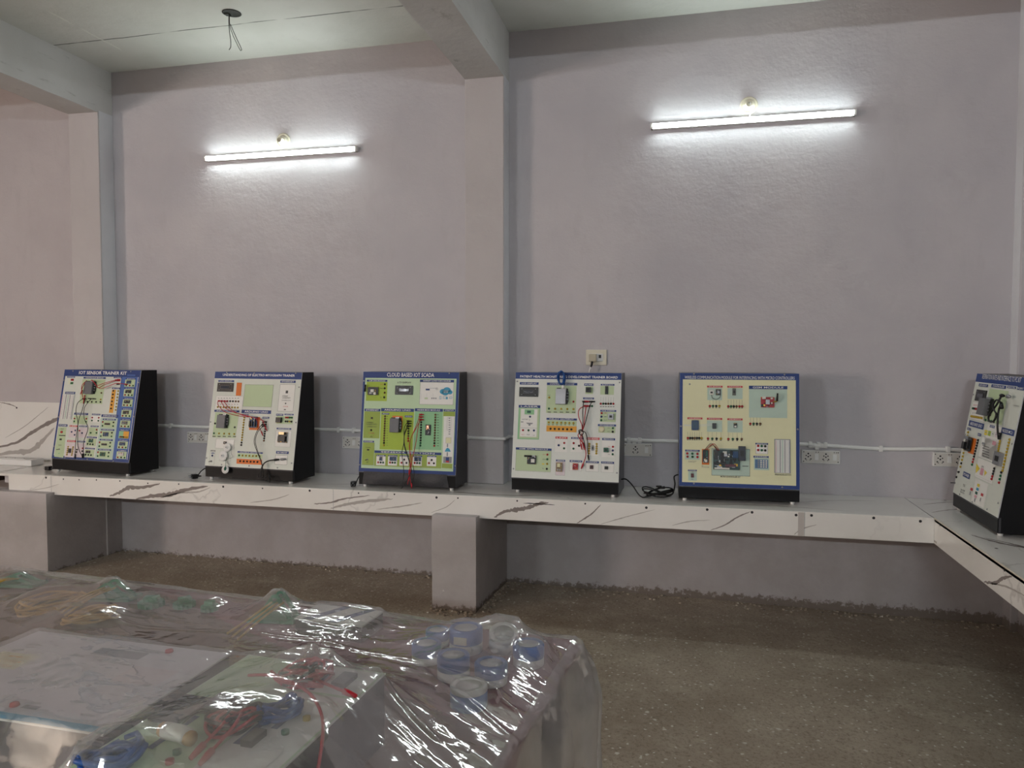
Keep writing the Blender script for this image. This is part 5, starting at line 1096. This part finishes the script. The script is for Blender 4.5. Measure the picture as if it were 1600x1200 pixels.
# tan cable hank at the far left, blue striped carton
leads_bundle('cable_hank', 'tan cable hank under film at far left of the table', (-2.19, 2.16, ZTB), 7, .10, [CABY], 5, rad=.004)
leads_bundle('cable_hank', 'tan cable hank under film in front of the middle green peak', (-1.96, 2.08, ZTB), 6, .08, [CABY], 6, rad=.004)
def carton(name, label, cat, x0, y0, x1, y1, z1, rz, art):
    cx, cy = (x0+x1)/2, (y0+y1)/2; root = empty(name, (cx, cy, ZTB+.001), rz); a, b = (x1-x0)/2, (y1-y0)/2; h = z1-ZTB-.001
    mb = MB(); mb.box((-a, -b, 0), (a, b, h-.004), BLACK, None, .003); mb.build('body', root)
    mb = MB(); mb.box((-a-.002, -b-.002, h-.004), (a+.002, b+.002, h), PALE, None, .0008)
    art(mb, a, b, h); mb.build('printed_panel', root); tag(root, label, cat); return root
def flat(mb, x0, y0, x1, y1, z, m): mb.add([(x0, y0, z), (x1, y0, z), (x1, y1, z), (x0, y1, z)], [(0, 1, 2, 3)], m)
def art0(mb, a, b, h):
    flat(mb, -a, -b, a, b, h+.0003, WHITE)
    for i in (-1, 1): mb.add([(i*.045-.05, -b, h+.0006), (i*.045-.015, -b, h+.0006), (i*.045+.05, b, h+.0006), (i*.045+.02, b, h+.0006)], [(0, 1, 2, 3)], BLUE)
carton('carton', 'white box with two slanting blue stripes under film at the far edge', 'box', -1.22, 2.12, -.98, 2.26, ZTB+.055, R(-4), art0)
def art1(mb, a, b, h):
    flat(mb, -a, -b, a, b, h+.0003, mat('print_soft_white', 'd6d3da', .4)); flat(mb, -a, -b, a, -b+.022, h+.0006, CYAN)
    flat(mb, -.04, b-.09, .10, b-.05, h+.0006, GREYP); flat(mb, -.26, -.01, -.14, .07, h+.0006, CREAM)
    for i in range(3): flat(mb, -.24, .0+.024*i, -.16, .006+.024*i, h+.0009, AMBER)
    for x in (-.20, -.10, .02):
        mb.lathe([(.010, 0), (.009, .006), (.0005, .0065)], RED, lambda q, x=x: q+Vector((x, -b+.05, h)), 12); flat(mb, x+.02, -b+.045, x+.06, -b+.06, h+.0006, GREYP)
    flat(mb, .12, .0, .24, .08, h+.0006, PINKW); mb.lathe([(.010, 0), (.009, .006), (.0005, .0065)], RED, lambda q: q+Vector((.14, b-.03, h)), 12)
carton('trainer_box', 'white panelled trainer box lying flat under film at left with blue strip and red knobs', 'trainer box', -1.68, 1.20, -1.10, 1.60, .885, R(-1), art1)
def art2(mb, a, b, h):
    flat(mb, -a, -b, a, b, h+.0003, mat('print_pale_green', '', .4)); flat(mb, .03, -.10, a-.005, b-.14, h+.0006, WHITE); flat(mb, .0, b-.13, a-.005, b-.005, h+.0006, WHITE)
    for (x0, y0, x1, y1) in ((-.10, -.06, -.085, .07), (.045, .0, .06, .09), (.08, .07, .095, .16), (.06, .24, .072, .32)): flat(mb, x0, y0, x1, y1, h+.0009, BLUE)
    mb.box((.10, b-.10, h), (.135, b-.04, h+.012), CASE, None, .002); mb.box((.065, -.005, h), (.09, .045, h+.014), BPLAST, None, .002)
    for x, y, m in ((.12, .06, TG), (-.03, -.06, TG), (-.02, -.09, TR), (.13, .12, TY), (.04, -.14, TR)): mb.lathe([(.008, 0), (.008, .008), (.004, .009), (.0005, .009)], m, lambda q, x=x, y=y: q+Vector((x, y, h)), 12)
    mb.box((-.10, .09, h+.003), (-.02, .16, h+.007), PCBD, None, .001); mb.box((-.09, .10, h+.007), (-.05, .14, h+.02), BPLAST, None, .001); mb.box((-.17, .02, h+.003), (-.10, .13, h+.010), PCBD, None, .001)
    mb.tube([(-.09, -.02, h+.016), (-.05, -.025, h+.018), (-.03, -.03, h+.016)], .016, HEAD, 10, 4); mb.tube([(-.10, -.018, h+.016), (-.088, -.02, h+.016)], .014, CABY, 10, 0); mb.tube([(-.032, -.03, h+.016), (-.02, -.032, h+.016)], .014, CABY, 10, 0)
    mb.tube([(-.07, .0, h+.02), (-.06, .03, h+.03), (-.04, .06, h+.02), (-.03, .09, h+.01)], .0025, BPLAST)
carton('trainer_box', 'pale green trainer box lying on its back under film covered in red and black leads', 'trainer box', -1.065, .86, -.70, 1.59, .885, R(-3), art2)
zk = .888
leads_bundle('test_lead', 'red and black lead tangle under film at far end of pale green box', (-.84, 1.50, zk), 9, .06, [CABR, CABK, CABR], 11, rad=.0034,
             tails=[(CABR, [(-.80, 1.47, zk+.02), (-.76, 1.45, zk+.02), (-.715, 1.44, zk+.014)]), (CABR, [(-.90, 1.46, zk+.03), (-.84, 1.42, zk+.03), (-.80, 1.44, zk+.02)])])
leads_bundle('test_lead', 'red and black lead bundle under film in middle of pale green box', (-.865, 1.27, zk), 9, .05, [CABK, CABR, CABK], 12, rad=.0034,
             tails=[(CABR, [(-.87, 1.26, zk+.03), (-.86, 1.22, zk+.03), (-.868, 1.18, zk+.015)]), (CABR, [(-.85, 1.27, zk+.03), (-.835, 1.22, zk+.03), (-.84, 1.165, zk+.015)])])
cable('test_lead', 'test leads', 'single red lead arching over the side of pale green box under film',
      [(CABR, [(-.95, 1.45, zk+.02), (-.88, 1.43, zk+.035), (-.80, 1.40, zk+.035), (-.74, 1.36, zk+.03), (-.69, 1.30, zk+.015), (-.672, 1.25, zk-.03), (-.668, 1.22, zk-.06)])], 'loose leads under the plastic film',
      [(CABR, (-.669, 1.225, zk-.055), (0, -.03, -.1))], r=.0036)
leads_bundle('usb_cable', 'coil of blue cable under film beside the red and black bundle', (-.80, 1.33, zk), 6, .045, [CABB], 14, rad=.004)
leads_bundle('usb_cable', 'large coil of blue cable under film at lower left of pale green box', (-1.0, 1.10, zk), 7, .05, [CABB], 15, rad=.005)
# --- plastic film draped over everything (relaxed membrane on the real heights)
def make_film():
    h = .0175; nu, nv = int(TU/h), int(TV/h)
    U, V = np.meshgrid(np.arange(nu+1)*h, np.arange(nv+1)*h); ob = np.full(U.shape, ZTB+.006)
    X = TR0.x+EX.x*U+EY.x*V; Y = TR0.y+EX.y*U+EY.y*V
    def boxo(x0, y0, x1, y1, z, rz=0):
        cx, cy = (x0+x1)/2, (y0+y1)/2; c, s_ = math.cos(-rz), math.sin(-rz); dx, dy = X-cx, Y-cy
        m = (abs(dx*c-dy*s_) < (x1-x0)/2+.006) & (abs(dx*s_+dy*c) < (y1-y0)/2+.006); ob[m] = np.maximum(ob[m], z)
    def cyl(x, y, r, z): m = (X-x)**2+(Y-y)**2 < (r+.008)**2; ob[m] = np.maximum(ob[m], z)
    boxo(-1.22, 2.12, -.98, 2.26, ZTB+.062, R(-4)); boxo(-1.68, 1.20, -1.10, 1.60, .894, R(-1)); boxo(-1.065, .86, -.70, 1.59, .894, R(-3))
    for x, y, r, hh, _ in RO: cyl(x, y, r, ZTB+hh+.006)
    cyl(-.545, 1.80, .048, ZTB+.062); cyl(-.655, 2.135, .052, ZTB+.080); cyl(-.755, 2.16, .036, ZTB+.055); cyl(-.548, 2.17, .048, ZTB+.092)
    for x, y, hh, s in ((-2.54, 2.34, .040, .12), (-2.06, 2.29, .062, .11), (-1.35, 2.24, .088, .09)):
        for k in range(9):
            f = (k-4)/4; cyl(x+f*s*.8, y, .02, ZTB+.008+max(.012, hh*(1-abs(f)))+.003)
        for k in range(6): cyl(x-.02*k, y-.03*k, .015, ZTB+.010+hh*(1-k/6)*.9)
    for x, y in ((-1.86, 2.25), (-1.74, 2.27), (-1.63, 2.26)): cyl(x, y, .03, ZTB+.044)
    cyl(-2.19, 2.16, .09, ZTB+.05); cyl(-1.96, 2.08, .07, ZTB+.045)
    cyl(-.84, 1.50, .06, zk+.052); cyl(-.865, 1.27, .05, zk+.052); cyl(-.80, 1.33, .04, zk+.045); cyl(-1.0, 1.10, .055, zk+.05); cyl(-.72, 1.33, .02, zk+.04); cyl(-.92, 1.22, .03, zk+.04)
    for q in range(8): cyl(-.715+q*.006, 1.34-q*.012, .012, zk+.035-q*.005)
    Z = ob.copy()
    for it in range(700):
        A = Z.copy(); A[1:-1, 1:-1] = (Z[:-2, 1:-1]+Z[2:, 1:-1]+Z[1:-1, :-2]+Z[1:-1, 2:])/4-.00012
        Z = np.maximum(ob, A)
    def zz(u, v):
        a = min(max(u/h, 0), nu-1e-6); b = min(max(v/h, 0), nv-1e-6); i, j = int(a), int(b); fa, fb = a-i, b-j
        return (Z[j, i]*(1-fa)+Z[j, i+1]*fa)*(1-fb)+(Z[j+1, i]*(1-fa)+Z[j+1, i+1]*fa)*fb
    def obz(u, v): return ob[min(nv, max(0, int(round(v/h)))), min(nu, max(0, int(round(u/h))))]
    fu, fv = 330, 190; sk = 26; vs = []; SD = .50
    def seg(u, v, a, b, w_, hgt):
        ax, ay = a; bx, by = b; t_ = max(0, min(1, ((u-ax)*(bx-ax)+(v-ay)*(by-ay))/((bx-ax)**2+(by-ay)**2)))
        d_ = math.hypot(u-ax-(bx-ax)*t_, v-ay-(by-ay)*t_); return hgt*math.exp(-(d_/w_)**2) if d_ < w_*3 else 0
    def crease(u, v):
        return (seg(u, v, (.115, .20), (.075, .55), .008, .010)+seg(u, v, (.22, .17), (.115, .20), .008, .006)+seg(u, v, (.68, .37), (.02, .54), .008, .006)
                +seg(u, v, (.46, .47), (-.05, .66), .009, .006)+seg(u, v, (.30, .50), (.16, .62), .007, .007)+seg(u, v, (.26, .46), (.14, .45), .007, .006)
                +seg(u, v, (.45, .75), (.30, 1.1), .008, .008)+seg(u, v, (.40, .72), (.12, .80), .008, .007)+seg(u, v, (1.9, .40), (.7, .36), .008, .005)+seg(u, v, (1.5, .55), (.9, .62), .008, .005))
    def wr(u, v):
        pm = max(0, min(1, .5+2.2*noise.noise(Vector((u*2.1, v*3.3, 11))))) * (1 if v < .55 else .5); pm2 = max(0, min(1, .15+2.5*noise.noise(Vector((u*4.1, v*4.3, 21)))))
        p = Vector((u*3.2, v*9+u*2, 0)); q = Vector((u*14, v*14, 7))
        r2_ = Vector((u*1.3+.4*v, v*26+u*3, 5)); s3 = Vector((u*22-v*9, v*5+u*3, 2))
        return .007*(1-abs(noise.noise(p))*2.2)*.6+.0025*max(0, 1-abs(noise.noise(r2_))*5)*pm*pm+.002*max(0, 1-abs(noise.noise(s3))*5)*pm2*pm2+crease(u, v)+.002*abs(noise.noise(q))+.0005*noise.noise(Vector((u*40, v*34, 2)))
    for j in range(-sk, fv+1):
        for i in range(-sk, fu+1):
            u, v = TU*max(i, 0)/fu, TV*max(j, 0)/fv; du = max(0, -i)/sk*SD; dv = max(0, -j)/sk*SD
            z = zz(u, v)+.002+max(0, wr(u, v)); d = math.hypot(du, dv)
            if d > 0:
                s_ = (v if du >= dv else u); a = math.atan2(dv, du); s2 = s_*1.0+a*.3
                fold = .028*math.sin(s2*17+1.5*math.sin(s2*5))*min(1, d/.12)+.010*noise.noise(Vector((s2*14, d*5, 0)))
                out = .016*min(1, d/.02)+.048*min(1, d/.2)**.8+fold*.7
                zd = -max(0, d-.004)*.93*(1-.18*math.exp(-d/.05))
                x = (du/d)*out; y = (dv/d)*out
                vs.append(tl(u-x, v-y, z+zd-.012*noise.noise(Vector((s2*6, 0, 4)))*min(1, d/.1)))
            else: vs.append(tl(u, v, z))
    n = fu+sk+1; m = fv+sk+1
    mb = MB(); mb.add(vs, [(j*n+i, (j+1)*n+i, (j+1)*n+i+1, j*n+i+1) for j in range(m-1) for i in range(sk, n-1)] if False else [], sheet_mat(), True)
    S2 = sheet_mat('folded_plastic_film', .34, .55); v0 = len(mb.v)
    for j in range(m-1):
        for i in range(n-1):
            sk_ = i < sk or j < sk; mb.f.append([j*n+i, (j+1)*n+i, (j+1)*n+i+1, j*n+i+1]); mb.mi.append(mb.m(S2) if sk_ else 0); mb.sm.append(True)
    return mb.build('plastic_sheet')
tag(make_film(), 'large crumpled sheet of clear plastic film draped over the near table and its contents', 'plastic sheet')
